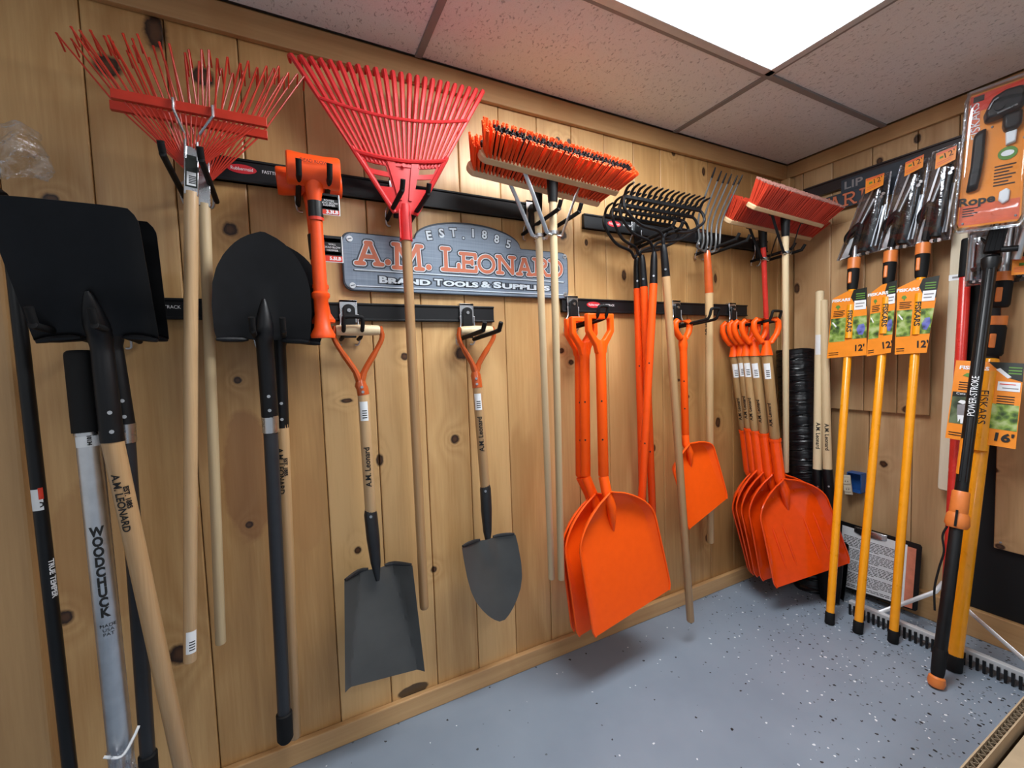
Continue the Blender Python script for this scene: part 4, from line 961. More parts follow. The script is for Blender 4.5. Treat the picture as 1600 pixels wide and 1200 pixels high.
for k in range(5):
    gx, gy_, d = gx5[k]; g = A(gx, gy_, d); s1 = A(*s5[k], d + .015)
    S0 = A(s5[k][0] + 6, s5[k][1] + 62, d + .03); T0 = A(*t5[k])
    scoop(names5[k], 'shafted_scoop', S0, T0, -.42, w5[k], .88, g, .060, .122, (A(gx - 1 + 2, gy_ + 60, d + .003), s1), P5, True, .040, G5, rad=.0245, gshape='Y', topround=.34, dished=.03)

# ---- left edge: black bar, post tool, film, end casing
p0, p1 = A(11, 330, .10), A(111, 1215, .15)
root = thing('digging_bar', 'long black metal bar leaning at the far left edge', 'bar', p1)
bar('shaft', p0, p1, .0132, .0132, BLACKP, root)
d_ = (p1 - p0).normalized(); wrap_label(root, p0, p1, .0132, .478, .515, CARD_W, .8, 'label', .4); wrap_label(root, p0, p1, .0132, .476, .496, CARD_R, .3, 'label', -.2, .001)
bar_text(root, 'A', p0, p1, .0132, .505, .018, BLACK_T, True, ang=.4, off=.0016)
bar_text(root, 'TRUE TEMPER', p0, p1, .0132, .637, .0145, WHITE_T, True, ang=.55, off=.0008)
tp = A(4, 320, .10)
MB().tube(curve3([p0 + V((0, -.01, .03)), tp + V((-.01, 0, .03)), tp + V((.014, -.01, -.004)), tp + V((.05, -.02, -.028))], 5), .010, 10).build('hook_end', BLACKST, root)
root = thing('post_tool', 'silver aluminium tool tube with black stacked lettering and black foam grip', 'tool', A(126, 548, .20))
p0, p1 = A(125, 548, .20), A(193, 1215, .24); q = lerp(p0, p1, .185)
MB().tube([p0, lerp(p0, p1, .004), lerp(p0, p1, .01), q], [.022, .0262, .0275, .0275], 20).build('grip', RUBBER, root)
bar('tube', lerp(p0, p1, .17), p1, .0225, .0225, ALU, root, 20)
MB().tube([lerp(p0, p1, .186), lerp(p0, p1, .192)], .0245, 20).build('ring', SILVER, root)
wrap_label(root, p0, p1, .0228, .194, .218, CARD_W, 1.2, 'label', 0)
bar_text(root, '10134', p0, p1, .0228, .203, .009, BLACK_T, True, off=.0015)
ax = (p1 - p0).normalized()
for k, ch in enumerate('WOODCHUCK'):
    p = lerp(p0, p1, .412 + .0232 * k); n = face_n(p, ax); ex = -(ax.cross(n)) if False else n.cross(ax) * -1
    ex = ex if ex.x > 0 else -ex
    text(ch, .0285, BLACK_T, root, p + n * .0225 - ex * .003, ex, -ax, n, 'lettering', .78, cyl=(p0, ax, .0225), offs=.0013)
for k, s in enumerate(('MADE', 'USA', 'PAT')):
    p = lerp(p0, p1, .628 + .010 * k); n = face_n(p, ax); ex = n.cross(ax); ex = ex if ex.x > 0 else -ex
    text(s, .010, BLACK_T, root, p + n * .0225, ex, -ax, n, 'lettering', 1.1, cyl=(p0, ax, .0225))
c = lerp(p0, p1, .915); n = face_n(c, ax); sd = n.cross(ax); sd = sd if sd.x > 0 else -sd
o = thing('parts_bag', 'clear bag of hardware tied to the silver tool tube', 'bag', c + n * .03)
def bagf(cc, ex, ez, n, w, h, seed):
    rnd = random.Random(seed); ph = [rnd.uniform(0, 6) for _ in range(8)]
    def fn(u, v):
        rip = .008 * math.sin(9 * u + ph[0] + 4 * v) + .006 * math.sin(17 * v + ph[1] + 5 * u) + .004 * math.sin(29 * u * v + ph[2] + 11 * v)
        return cc + ex * (u * w * (.86 + .1 * math.sin(5 * v + ph[3]))) - ez * (h * v + .006 * math.sin(7 * u + ph[4])) + n * (rip + .016 * (1 - u * u) * math.sin(math.pi * v))
    return fn
MB().sheet(bagf(c + n * .030, sd, -ax, n, .030, .14, 3), 14, 18, n, .010).build('film', BAG, o)
MB().tube(curve3([c + n * .026 - sd * .028, c + n * .036 + ax * .012, c + n * .03 + sd * .022 - ax * .012, c + n * .022 + sd * .034 - ax * .03], 5), .003, 6).build('tie', CARD_W, o)
MB().tube([c + n * .034 + ax * .075 + sd * .004, c + n * .034 + ax * .13 + sd * .004], .009, 10).build('red_part', CARD_R, o)
MB().tube([c + n * .036 + ax * .06 + sd * .018, c + n * .048 + ax * .062 + sd * .018], .010, 6).build('bolt', SILVER, o)
c = A(8, 192, .10)
o = thing('film_bag', 'crumpled clear plastic film hanging at the upper left edge', 'bag', c)
MB().sheet(bagf(c - EX * .03, EX, EZ, NB, .105, .115, 8), 22, 22, NB, .014).build('film', BAG, o)
# ================================================================== right wall
def card_geo(TL, TR, BR, BL):
    n = (TR - TL).cross(BL - TL).normalized(); rd = BR - CAM; BR = CAM + rd * ((TL - CAM).dot(n) / rd.dot(n))
    def p(u, v): return lerp(lerp(TL, TR, u), lerp(BL, BR, u), v)
    n = (TR - TL).cross(BL - TL).normalized(); n = n if n.dot(CAM - TL) > 0 else -n
    return p, n
def patch(root, geo, u0, u1, v0, v1, mtl, off, th=.0008, name='card_print', poly=None):
    p, n = geo; b = MB()
    q = poly or [(u0, v0), (u1, v0), (u1, v1), (u0, v1)]
    k = len(q)
    for o in (off, off + th):
        for u, v in q: b.v.append(p(u, v) + n * o)
    b.f = [list(range(k)), [k + i for i in range(k)][::-1]] + [[i, (i + 1) % k, k + (i + 1) % k, k + i] for i in range(k)]
    return b.build(name, mtl, root, smooth=False)
def ctext(root, geo, s, u, v, size, mtl, off, sx=1.0, vert=0, offs=0.0, name='card_lettering'):
    p, n = geo; o = p(u, v); ex = (p(u + .05, v) - o).normalized(); ey = n.cross(ex); ey = ey if ey.dot(p(u, 0) - p(u, 1)) > 0 else -ey
    if vert == 1: ex, ey = -ey, ex                       # reads downwards
    if vert == -1: ex, ey = ey, -ex
    return text(s, size, mtl, root, o, ex, ey, n, name, sx, off=off, offs=offs)
def pole_card(root, geo, size, flip_=False):
    patch(root, geo, 0, 1, 0, 1, CARD_O, 0, .0012, 'card', [(0, .09), (.42, .0), (.62, .0), (1, .0), (1, 1), (0, 1)])
    patch(root, geo, .63, 1, 0, .30, CARD_D, .0014, poly=[(.55, .10), (.62, -.01), (1.0, -.03), (1, .26), (.78, .30)])
    for k in range(3): patch(root, geo, .70, .95, .05 + .035 * k, .065 + .035 * k, GREEN_T, .0024)
    patch(root, geo, .66, .98, .16, .30, CARD_W, .0026); patch(root, geo, .70, .94, .20, .215, CARD_G, .0036); patch(root, geo, .70, .90, .245, .26, CARD_G, .0036)
    patch(root, geo, .02, .44, .40, .76, LEAF, .0014); patch(root, geo, .64, 1, .40, .74, LEAF, .0014)
    patch(root, geo, .74, .96, .52, .70, BLUEP, .0024, poly=[(.74, .60), (.80, .53), (.93, .52), (.97, .60), (.90, .69), (.80, .68)])
    patch(root, geo, .05, .17, .46, .52, CARD_W, .0024, poly=[(.05, .46), (.09, .455), (.20, .52), (.18, .54)])
    ctext(root, geo, 'FISKARS', .27, .13, size * .058, WHITE_T, .003, 1.15, offs=.0008)
    patch(root, geo, .13, .25, .20, .26, GREEN_T, .0024, poly=[(.12, .235), (.15, .205), (.22, .20), (.27, .235), (.22, .25), (.205, .275), (.185, .275), (.18, .25)])
    for k in range(4): patch(root, geo, .08, .40 - .04 * (k % 2), .29 + .025 * k, .30 + .025 * k, CARD_D, .0024)
    for k in range(2): patch(root, geo, .05, .30, .92 + .03 * k, .93 + .03 * k, CARD_D, .0024)
    ctext(root, geo, "12'", .82, .885, size * .125, BLACK_T, .003, .9, offs=.0012)
def pruner_pole(label, foot, top, cy, card, xw, ringy, heady):
    p0 = G(*foot); p1 = B(*top, xw)
    root = thing('pole_pruner', label, 'pruner', p0, 'amber pole pruners leaning on the right wall')
    ax = (p1 - p0).normalized(); L = (p1 - p0).length
    def onp(y):                                         # point of the pole drawn at height y in the photograph's frame
        lo, hi = 0.0, 1.15
        for _ in range(40):
            m_ = (lo + hi) / 2; q = lerp(p0, p1, m_) - CAM
            if 600 + FPX * q.dot(RD) / q.dot(RF) > y: lo = m_
            else: hi = m_
        return lerp(p0, p1, lo)
    r = .0160; ya, yb2, yc = ringy
    bar('pole', p0 + ax * .02, onp(yc - 8), r, r, YEL, root, 18)
    MB().tube([p0, p0 + ax * .004, p0 + ax * .05, p0 + ax * .054], [r, r + .003, r + .003, r + .001], 16).build('foot_cap', RUBBER, root)
    MB().tube([onp(yc), lerp(onp(yc), onp(yb2), .1), lerp(onp(yc), onp(yb2), .6), onp(yb2)], [r + .003, r + .005, r + .0075, r + .008], 18, squash=1.0).build('lock_sleeve', RUBBER, root)
    MB().tube([onp(yb2), onp(ya)], r + .0095, 20).build('lock_ring', OCLIP, root)
    q = lerp(onp(yc), onp(yb2), .55); n = face_n(q, ax); sd = ax.cross(n); sd = sd if sd.x < 0 else -sd
    MB().box(q + n * (r + .002) + sd * (r * .75), sd * .007, n * .007, ax * .028).build('lock_button', OCLIP, root, bevel=.004)
    bar('inner_tube', onp(ya), onp(heady), .0095, .0095, ALU, root, 12)
    geo = card_geo(*card); pole_card(root, geo, (card[0] - card[3]).length)
    c = onp(cy[0]); d = onp(cy[1]); n = face_n(c, ax)
    MB().tube([c + n * .016, d + n * .016], r * .98, 16).build('pole_through_card', YEL, root)
    o = lerp(c, d, .5); ey = n.cross(-ax)
    text('FISKARS', .0255, BLACK_T, root, o + n * (r + .016) + ey * -.003, -ax, ey if ey.dot(n.cross(-ax)) > 0 else -ey, n, 'pole_lettering', 1.15, cyl=(c + n * .016, ax, r * .98), offs=.0008)
    return root, onp
def cardpl(pts, x):
    xs = x if isinstance(x, (list, tuple)) else [x] * 4
    return [B(px, py, q) for (px, py), q in zip(pts, xs)]
def xat(foot, top, xw, y):
    p0, p1 = G(*foot), B(*top, xw); lo, hi = 0., 1.2
    for _ in range(40):
        m_ = (lo + hi) / 2; q = lerp(p0, p1, m_) - CAM
        if 600 + FPX * q.dot(RD) / q.dot(RF) > y: lo = m_
        else: hi = m_
    return -lerp(p0, p1, lo).x
PP = [('amber pole pruner nearest the corner, behind the front scoop', (1296, 975), (1334, 415), (478, 530), [(1302, 458), (1355, 452), (1354, 555), (1292, 560)], (404, 421, 453), 372),
      ('amber pole pruner in the middle of the three', (1340, 989), (1391, 405), (466, 523), [(1363, 447), (1402, 441), (1392, 551), (1354, 557)], (393, 411, 444), 352),
      ('amber pole pruner rightmost of the three, beside the pale stave', (1395, 1004), (1442, 393), (460, 524), [(1403, 440), (1468, 434), (1448, 551), (1398, 554)], (381, 398, 434), 345)]
for (lb, ft, tp, cy, cc, ry, hy) in PP:
    xw = .13; xa_, xb_ = xat(ft, tp, xw, 450) + .020, xat(ft, tp, xw, 556) + .020; xc = (xa_, xa_, xb_, xb_)
    root, onp = pruner_pole(lb, ft, tp, cy, cardpl(cc, xc), xw, ry, hy)
# clear packs with pruner heads hung over the pole tops
def head_pack(label, quad, x, tagq, seed):
    TL, TR, BR, BL = cardpl(quad, x); geo = card_geo(TL, TR, BR, BL); p, n = geo
    root = thing('pruner_head_pack', label, 'pack', lerp(BL, BR, .5), 'clear packs of pruner heads')
    sh = MB(); sh.sheet(lambda u, v: p((u + 1) / 2, v) + n * (.042 * (1 - abs(u) ** 6) * (1 - abs(2 * v - 1) ** 8)), 12, 16, n, .0012); sh.build('shell', CLEAR, root)
    ed = MB(); ed.tube([p(0, 0), p(1, 0), p(1, 1), p(0, 1)], .0035, 6, closed=True); ed.build('shell_edge', CLEARE, root)
    patch(root, geo, 0, 1, 0, 1, DARKFILM, -.006, .001, 'backing')
    def q(u, v, d=.012): return p(u, v) + n * d
    w = (TR - TL).length
    bl = MB(); ex = (TR - TL).normalized(); 
    pts = [(.13, .62), (.22, .60), (.52, .05), (.46, .04)]
    patch(root, geo, 0, 1, 0, 1, ALU, .006, .002, 'saw_blade', pts)
    hk = MB(); hk.tube(curve3([q(.12, .78, .02), q(.10, .70, .02), q(.22, .63, .022), q(.40, .585, .024), q(.42, .75, .024), q(.40, .98, .024)], 4), [.008, .010, .012, .013, .014, .014] + [.015] * 10 + [.014] * 5, 8); hk.build('hook_jaw', BLACKP, root)
    MB().tube([q(.42, .60, .03), q(.66, .30, .03)], [.006, .005], 8).build('lever', ALU, root)
    MB().tube([q(.45, .56, .022), q(.68, .34, .022)], [.008, .010], 8).build('lever_grip', BLACKP, root)
    MB().tube([q(.64, .95, .02), q(.74, .62, .022), q(.86, .28, .022)], [.020, .020, .014], 10, squash=.6, side=n).build('blade_guard', BLACKP, root)
    for k in range(5): MB().tube([q(.84 + .05 * (k % 3), .24 + .035 * (k // 2), .022), q(.84 + .05 * (k % 3), .24 + .035 * (k // 2), .032)], .007, 8).build('bolt', BLACKST if k % 2 else SILVER, root)
    for a in (.80, .90): MB().tube([q(a, .92, .016), q(a + .12, .42, .016)], .0055, 8).build('rod', ALU, root)
    for k in range(3): MB().tube([q(.60 + .09 * k, 1.0, .02), q(.60 + .09 * k, 1.0, .03)], .008, 8).build('bolt', BLACKST if k % 2 else SILVER, root)
    patch(root, geo, .10, .36, .74, .98, CARD_W, .004, .001, 'blade_heel', [(.16, .74), (.36, .70), (.30, .98), (.08, 1.0)])
    tq = card_geo(*cardpl(tagq, x + .052)); patch(root, tq, 0, 1, 0, 1, CARD_O, 0, .001, 'tag')
    patch(root, tq, .04, .98, .02, .16, CARD_RO, .0014)
    for k in range(2): patch(root, tq, .08, .80, .64 + .14 * k, .69 + .14 * k, CARD_RO, .0014)
    ctext(root, tq, "12'", .66, .40, .030, BLACK_T, .002, 1.1); patch(root, tq, .2, .38, .33, .45, GREEN_T, .0014)
    return root
DARKFILM = clear_mat('smoky_film', (.10, .085, .095), .50, .3, 20, .3)
head_pack('clear pack of a pruner head nearest the corner', [(1357, 284), (1392, 268), (1376, 392), (1308, 408)], .085, [(1353, 280), (1382, 270), (1380, 289), (1352, 303)], 1)
head_pack('clear pack of a pruner head in the middle', [(1408, 258), (1452, 246), (1432, 384), (1372, 392)], .10, [(1415, 254), (1444, 241), (1442, 261), (1413, 276)], 2)
head_pack('clear pack of a pruner head beside the large rope pruner pack', [(1458, 238), (1500, 222), (1484, 374), (1428, 382)], .115, [(1463, 240), (1495, 227), (1493, 249), (1461, 265)], 3)
# rail and second sign behind the packs
a, b_ = B(1257, 305, .012), B(1509, 217, .012)
r = thing('wall_rail', 'dark plum hook rail along the top of the right wall', 'rail', (0, a.y, a.z))
zc_ = (a.z + b_.z) / 2
mb = MB(); mb.abox(-.018, -.001, b_.y - .4, a.y + .0, zc_ - .035, zc_ + .022); mb.abox(-.026, -.001, b_.y - .4, a.y, zc_ + .016, zc_ + .024); mb.abox(-.026, -.001, b_.y - .4, a.y, zc_ - .037, zc_ - .030)
mb.build('channel', PLUM, r, smooth=False, bevel=.0015)
MB().abox(-.022, -.002, a.y, a.y + .012, zc_ - .03, zc_ + .018).build('end_cap', IVORY, r, smooth=False, bevel=.002)
s0 = B(1264, 318, .03)
sz1, sz0 = B(1275, 313, .03).z, B(1300, 331, .03).z
zA, zB = B(1300, 305, .03).z - .004, B(1303, 329, .03).z
r = thing('wall_sign', 'dark sign with orange capitals half hidden behind the clear packs', 'sign', (-.03, -.3, zB))
y0 = B(1262, 320, .03).y; y1 = B(1440, 260, .03).y
MB().abox(-.030, -.0255, y1, y0, zB, zA).build('plate', SIGN_D, r, smooth=False, bevel=.001)
MB().abox(-.030, -.0255, y1, B(1314, 296, .03).y, zA, zA + .062).build('plate', SIGN_D, r, smooth=False, bevel=.001)
exr = V((0, -1, 0)); org = V((-.0304, 0, 0))
hh = zA - zB
for k, (ch, px0, px1) in enumerate((('N', 1276, 1296), ('A', 1296, 1313), ('R', 1317, 1338), ('D', 1343, 1366))):
    u0, u1 = -B(px0, 320, .03).y, -B(px1, 320, .03).y
    lines = [[(u0 + a_ * (u1 - u0), zB + hh * .12 + c_ * hh * .72) for a_, c_ in L] for L in GL[ch][1]]
    for ww, mt, h in ((.013, BLACK_T, .0003), (.0085, SIGN_O, .0012)): MB().stroke(lines, ww, org, exr, EZ, NR, 0, h).build('letter', mt, r, smooth=False)
text('LIP', .052, CARD_G, r, V((-.0304, B(1333, 288, .03).y, zA + .028)), exr, EZ, NR, offs=.001, sx=1.25)
# ---- big blister pack
TL, BL, BR, TR = B(1513, 148, .31), B(1491, 362, .31), B(1597, 349, .265), B(1612, 112, .265)
geo = card_geo(TL, TR, BR, BL); p, n = geo
root = thing('rope_pruner_pack', 'large orange blister pack of a rope pruner at upper right', 'pack', lerp(BL, BR, .5))
patch(root, geo, .0, 1, .0, 1, CARD_O, 0, .0015, 'card', [(.05, .02), (.95, .02), (.98, .06), (.98, .94), (.93, .98), (.07, .98), (.03, .94), (.02, .06)])
patch(root, geo, .05, .97, .03, .15, CARD_R, .0017, .0006); patch(root, geo, .05, .95, .82, .965, CARD_RO, .0017, .0006)
patch(root, geo, .04, .24, .15, .26, CARD_RO, .0017, .0006, poly=[(.05, .15), (.24, .15), (.24, .30), (.04, .30)])
patch(root, geo, .10, .28, .04, .08, CARD_B, .0026, .001, 'hang_slot')
hd = MB(); hd.prism([(.34, .13), (.40, .08), (.62, .055), (.90, .06), (.97, .09), (.96, .17), (.90, .215), (.62, .245), (.30, .25), (.28, .20)], V((0, 0, 0)), EX, EZ, NB, 0, 1)
def molded(root, geo, poly, d, mtl, name, bev=.006):
    p, n = geo; b = MB(); k = len(poly); cu = sum(u for u, _ in poly) / k; cv = sum(v for _, v in poly) / k
    for (sc_, o) in ((1.0, .002), (1.0, d * .55), (.86, d)):
        for u, v in poly: b.v.append(p(cu + (u - cu) * sc_, cv + (v - cv) * sc_) + n * o)
    b.f = [list(range(k))[::-1], [2 * k + i for i in range(k)]] + [[q * k + i, q * k + (i + 1) % k, (q + 1) * k + (i + 1) % k, (q + 1) * k + i] for q in (0, 1) for i in range(k)]
    return b.build(name, mtl, root, bevel=bev)
molded(root, geo, [(.34, .16), (.42, .10), (.62, .075), (.88, .08), (.95, .12), (.94, .19), (.86, .24), (.62, .25), (.32, .26), (.29, .21)], .045, BLACKP, 'pruner_head')
molded(root, geo, [(.60, .245), (.90, .235), (.90, .33), (.82, .36), (.64, .36), (.60, .32)], .035, BLACKP, 'pruner_neck')
c = p(.52, .19) + n * .044; MB().tube([c, c + n * .008], .013, 14).build('pulley_bolt', BLACKST, root)
MB().tube(curve3([p(.36, .19) + n * .048, p(.42, .145) + n * .05, p(.5, .13) + n * .05], 4), .003, 8).build('wire', SILVER, root)
MB().tube([p(.50, .235) + n * .05, p(.80, .215) + n * .05], .003, 8).build('wire', SILVER, root)
molded(root, geo, [(.66, .36), (.84, .355), (.83, .44), (.68, .45)], .02, CARD_W, 'shaft_label', .003)
molded(root, geo, [(.16, .33), (.22, .30), (.36, .29), (.36, .50), (.34, .62), (.30, .72), (.12, .73), (.155, .55)], .03, BLACKP, 'blade_sheath')
patch(root, geo, .58, .86, .46, .55, GREEN_T, .003, .001, 'badge', [(.72 + .15 * math.cos(a * .3927), .50 + .045 * math.sin(a * .3927)) for a in range(16)])
patch(root, geo, .60, .84, .48, .53, CARD_W, .0045, .0006, 'badge', [(.72 + .10 * math.cos(a * .3927), .50 + .020 * math.sin(a * .3927)) for a in range(16)])
for k in range(7): patch(root, geo, .54, .86 - .05 * (k % 3), .575 + .022 * k, .583 + .022 * k, BLACK_T, .003, .0005)
molded(root, geo, [(.64, .76), (.74, .74), (.80, .76), (.79, .83), (.70, .85), (.63, .82)], .012, CARD_W, 'window', .003)
ctext(root, geo, 'FISKARS', .17, .215, .034, WHITE_T, .004, 1.05, vert=-1)
ctext(root, geo, 'Rope', .30, .795, .040, BLACK_T, .004, 1.1, offs=.0012)
ctext(root, geo, 'Saw', .66, .79, .045, BLACK_T, .004, 1.1, offs=.0012) if False else None
for k in range(4): patch(root, geo, .10, .34 - .06 * (k % 2), .84 + .018 * k, .848 + .018 * k, BLACK_T, .003, .0005)
for u, v in ((.12, .95), (.90, .94), (.45, .29), (.06, .33), (.95, .42)): molded(root, geo, [(u + .022 * math.cos(a * .785), v + .009 * math.sin(a * .785)) for a in range(8)], .006, CARD_G, 'rivet', .001)
sh = MB(); sh.sheet(lambda u, v: p((u + 1) / 2 * 1.04 - .02, v * 1.02 - .01) + n * (.004 + .050 * (1 - abs(u) ** 26) * (1 - abs(2 * v - 1) ** 26)), 40, 40, n, .001); sh.build('shell', CLEARB, root)
MB().tube([p(u, v) + n * .004 for u, v in ((-.01, .05), (.03, .0), (.96, .0), (1.02, .05), (1.02, .95), (.96, 1.01), (.05, 1.01), (-.01, .95))], .006, 8, closed=True).build('shell_edge', CLEARE, root)
# ---- pale stave, red handled landscape rake, black pole saw, long amber pole
t0, t1 = B(1501, 362, .05), B(1478, 766, .05)
root = thing('pale_stave', 'pale grey wooden stave hanging on the right wall with rounded foot', 'stave', t1)
n = NR; ax = (t0 - t1); L = ax.length; ax.normalize(); sd = ax.cross(n).normalized()
MB().prism([(x, z_) for x, z_ in arc(-.013, .012, .012, .012, 180, 270, 4) + arc(.013, .012, .012, .012, 270, 360, 4)] + [(.025, L), (-.025, L)], t1, sd, ax, n, -.011, .011).build('stave', STAVE, root, bevel=.003)
c = lerp(t1, t0, .83); MB().box(c + n * .0115, sd * .025, ax * .012, n * .0005).build('label', CARD_W, root, smooth=False); MB().box(c + n * .0123, sd * .014, ax * .004, n * .0004).build('barcode', CARD_G, root, smooth=False)
# landscape rake standing on its head
ra = G(1322, 945, .05); rb_ = G(1640, 1064, .05); xr = (ra.x + rb_.x) / 2
root = thing('landscape_rake', 'aluminium landscape rake standing head down with a red handle', 'rake', (xr, -.7, 0))
y0, y1 = ra.y, rb_.y
hb = MB(); hb.abox(xr - .012, xr + .012, y1, y0, .052, .064); hb.abox(xr - .014, xr - .010, y1, y0, .030, .064); hb.abox(xr + .008, xr + .012, y1, y0, .034, .064)
hb.build('head_bar', ALUB, root, smooth=False, bevel=.0015)
k = int((y0 - y1) / .0185)
for i in range(k + 1):
    y = y0 - .008 - i * .0185; MB().prism([(-.0048, 0), (.0048, 0), (.004, -.050), (-.004, -.050)], V((xr - .0165, y, .0515)), EY, EZ, NR, 0, .006).build('tine', BLACKP, root, smooth=False, bevel=.001)
apex = B(1474, 920, .10)
for q in (B(1374, 957, -(xr + .004)), V((xr + .004, -1.06, .066))): MB().tube([q, lerp(q, apex, .88), apex + EZ * .03], .0085, 8, squash=.35, side=NR).build('brace', ALUB, root)
hp0 = apex + V((-.004, -.015, .01)); hp1 = B(1508, 432, .055); hp2 = B(1513, 372, .05)
bar('handle', hp0, hp1, .0185, .0185, REDPOLE, root); bar('hand_grip', hp1, hp2, .021, .021, RUBBER, root)
# long amber pole with 16 foot card
p0, p1 = G(1489, 1047), B(1549, 560, .11); root = thing('pole_pruner', 'tall amber pole pruner with 16 foot card and black lever locks', 'pruner', p0)
ax = (p1 - p0).normalized(); r = .0235
bar('pole', p0 + ax * .03, p1, r, r, YEL, root, 20); MB().tube([p0, p0 + ax * .004, p0 + ax * .055, p0 + ax * .06], [r, r + .003, r + .003, r], 16).build('foot_cap', RUBBER, root)
pt = lambda L_: p1 + ax * L_
up = (B(1572, 395, .085) - p1); uL = up.length; up.normalize(); pt = lambda L_: p1 + up * L_
n = face_n(p1, up); sd = up.cross(n); sd = sd if sd.x > 0 else -sd
for k, (a_, b2) in enumerate(((.02, .125), (.17, .25))):
    MB().tube([pt(uL * (a_ * 1.0 + .0) ), pt(uL * (a_ + .03)), pt(uL * (b2 + .12)), pt(uL * (b2 + .15))] if False else [pt(.01 + .19 * k), pt(.02 + .19 * k), pt(.12 + .17 * k), pt(.13 + .17 * k)], [.026, .031, .031, .027], 14).build('lock_sleeve', RUBBER, root)
    MB().box(pt(.068 + .178 * k) + n * .031 - sd * .004, sd * .009, n * .004, up * .028).build('lock_lever', OCLIP, root, bevel=.006)
    MB().tube([pt(.13 + .17 * k), pt(.165 + .17 * k)], .030, 16).build('lock_ring', OCLIP, root)
bar('inner_tube', pt(.33), pt(.62), .0145, .0145, ALU, root, 14)
c16 = [(1494, 563), (1601, 568), (1587, 702), (1477, 684)]; xa_, xb_ = xat((1489, 1047), (1549, 560), .11, 566) + .028, xat((1489, 1047), (1549, 560), .11, 693) + .028; xc = (xa_, xa_, xb_, xb_)
geo = card_geo(*cardpl(c16, xc))
patch(root, geo, 0, 1, 0, 1, CARD_O, 0, .0012, 'card')
patch(root, geo, 0, 0, 0, 0, CARD_D, .0014, poly=[(.50, .0), (1.0, .0), (1.0, .22), (.80, .18), (.56, .04)])
for k in range(3): patch(root, geo, .80, .98, .05 + .035 * k, .065 + .035 * k, GREEN_T, .0024)
patch(root, geo, 0, 0, 0, 0, CARD_W, .0024, poly=[(.62, .09), (.68, .07), (.85, .17), (.80, .19)])
patch(root, geo, .67, .98, .23, .34, CARD_W, .0026); patch(root, geo, .70, .92, .255, .265, CARD_R, .0036); patch(root, geo, .74, .96, .30, .312, CARD_G, .0036)
for k in range(4): patch(root, geo, .68, .92, .40 + .03 * k, .41 + .03 * k, CARD_D, .0024)
patch(root, geo, .02, .42, .40, .80, LEAFD, .0014); patch(root, geo, .62, .99, .50, .80, LEAF, .0014)
patch(root, geo, 0, 0, 0, 0, CARD_D, .0016, poly=[(.02, .40), (.42, .40), (.42, .46), (.02, .46)])
ctext(root, geo, 'Cuts up', .20, .42, .013, WHITE_T, .004, 1.1); ctext(root, geo, '24 reach', .20, .445, .011, WHITE_T, .004, 1.1) if False else None
# printed gardener: hat, shirt, trousers
patch(root, geo, 0, 0, 0, 0, CARD_W, .0024, poly=[(.12, .53), (.16, .50), (.22, .50), (.26, .53), (.20, .55)])
patch(root, geo, 0, 0, 0, 0, CARD_G, .0024, poly=[(.12, .56), (.24, .55), (.34, .57), (.26, .62), (.25, .69), (.13, .69)])
patch(root, geo, 0, 0, 0, 0, CARD_W, .0024, poly=[(.14, .69), (.25, .69), (.25, .79), (.20, .79), (.19, .73), (.16, .78)])
ctext(root, geo, 'FISKARS', .30, .09, .020, WHITE_T, .004, 1.2, offs=.0008)
patch(root, geo, 0, 0, 0, 0, GREEN_T, .0024, poly=[(.14, .19), (.20, .155), (.32, .155), (.38, .19), (.32, .21), (.29, .25), (.26, .25), (.25, .21)])
for k in range(4): patch(root, geo, .10, .40 - .05 * (k % 2), .27 + .03 * k, .28 + .03 * k, CARD_D, .0024)
for k in range(2): patch(root, geo, .04, .40, .91 + .03 * k, .92 + .03 * k, CARD_D, .0024)
ctext(root, geo, "16'", .82, .895, .042, BLACK_T, .004, 1.15, offs=.0016)
lo, hi = .3, 1.0
c, d = lerp(p0, p1, .955), lerp(p0, p1, .70); n = face_n(c, ax); off = .020
MB().tube([c + n * off, d + n * off], r * .98, 18).build('pole_through_card', YEL, root)
ey = n.cross(-ax); text('FISKARS', .033, BLACK_T, root, lerp(c, d, .46) + n * (off + r) - ey * .008, -ax, ey, n, 'pole_lettering', 1.15, cyl=(c + n * off, ax, r * .98))
# black pole saw in front
p0, p1 = G(1462, 1074), B(1548, 412, .20); ax = (p1 - p0).normalized(); L = (p1 - p0).length
root = thing('pole_saw', 'black sliding pole saw with white lettering and an orange foot ball', 'saw', p0)
r = .0188; at_ = lambda t_: lerp(p0, p1, t_)
n = face_n(at_(.4), ax); sd = ax.cross(n); sd = sd if sd.x > 0 else -sd
MB().tube([at_(0), at_(.004), at_(.012), at_(.024), at_(.030)], [.012, .022, .026, .0235, .013], 18).build('foot_ball', OCLIP, root)
MB().tube([at_(.026), at_(.035), at_(.085), at_(.09)], [.017, .0195, .0215, .0195], 16).build('foot_cap', RUBBER, root)
bar('lower_pole', at_(.085), at_(.40), r, r, BLACKP, root, 18)
bar('upper_pole', at_(.40), at_(1), r, r, BLACKP, root, 18)
for s_ in (-.4, .5): MB().tube([at_(.48) + n * r * .8 + sd * r * s_, at_(1) + n * r * .8 + sd * r * s_], .005, 8).build('pole_groove_rib', BLACKP, root)
MB().tube([at_(.405), at_(.41), at_(.455), at_(.458)], [r + .006, r + .0075, r + .006, r + .003], 18).build('slide_clamp', OCLIP, root)
MB().tube([at_(.372), at_(.38), at_(.40), at_(.408)], [r + .010, r + .016, r + .013, r + .006], 18).build('slide_knob', OCLIP, root)
MB().box(at_(.395) + n * (r + .014) - sd * .004, sd * .0035, n * .004, ax * .03).build('cord_slot', RUBBER, root)
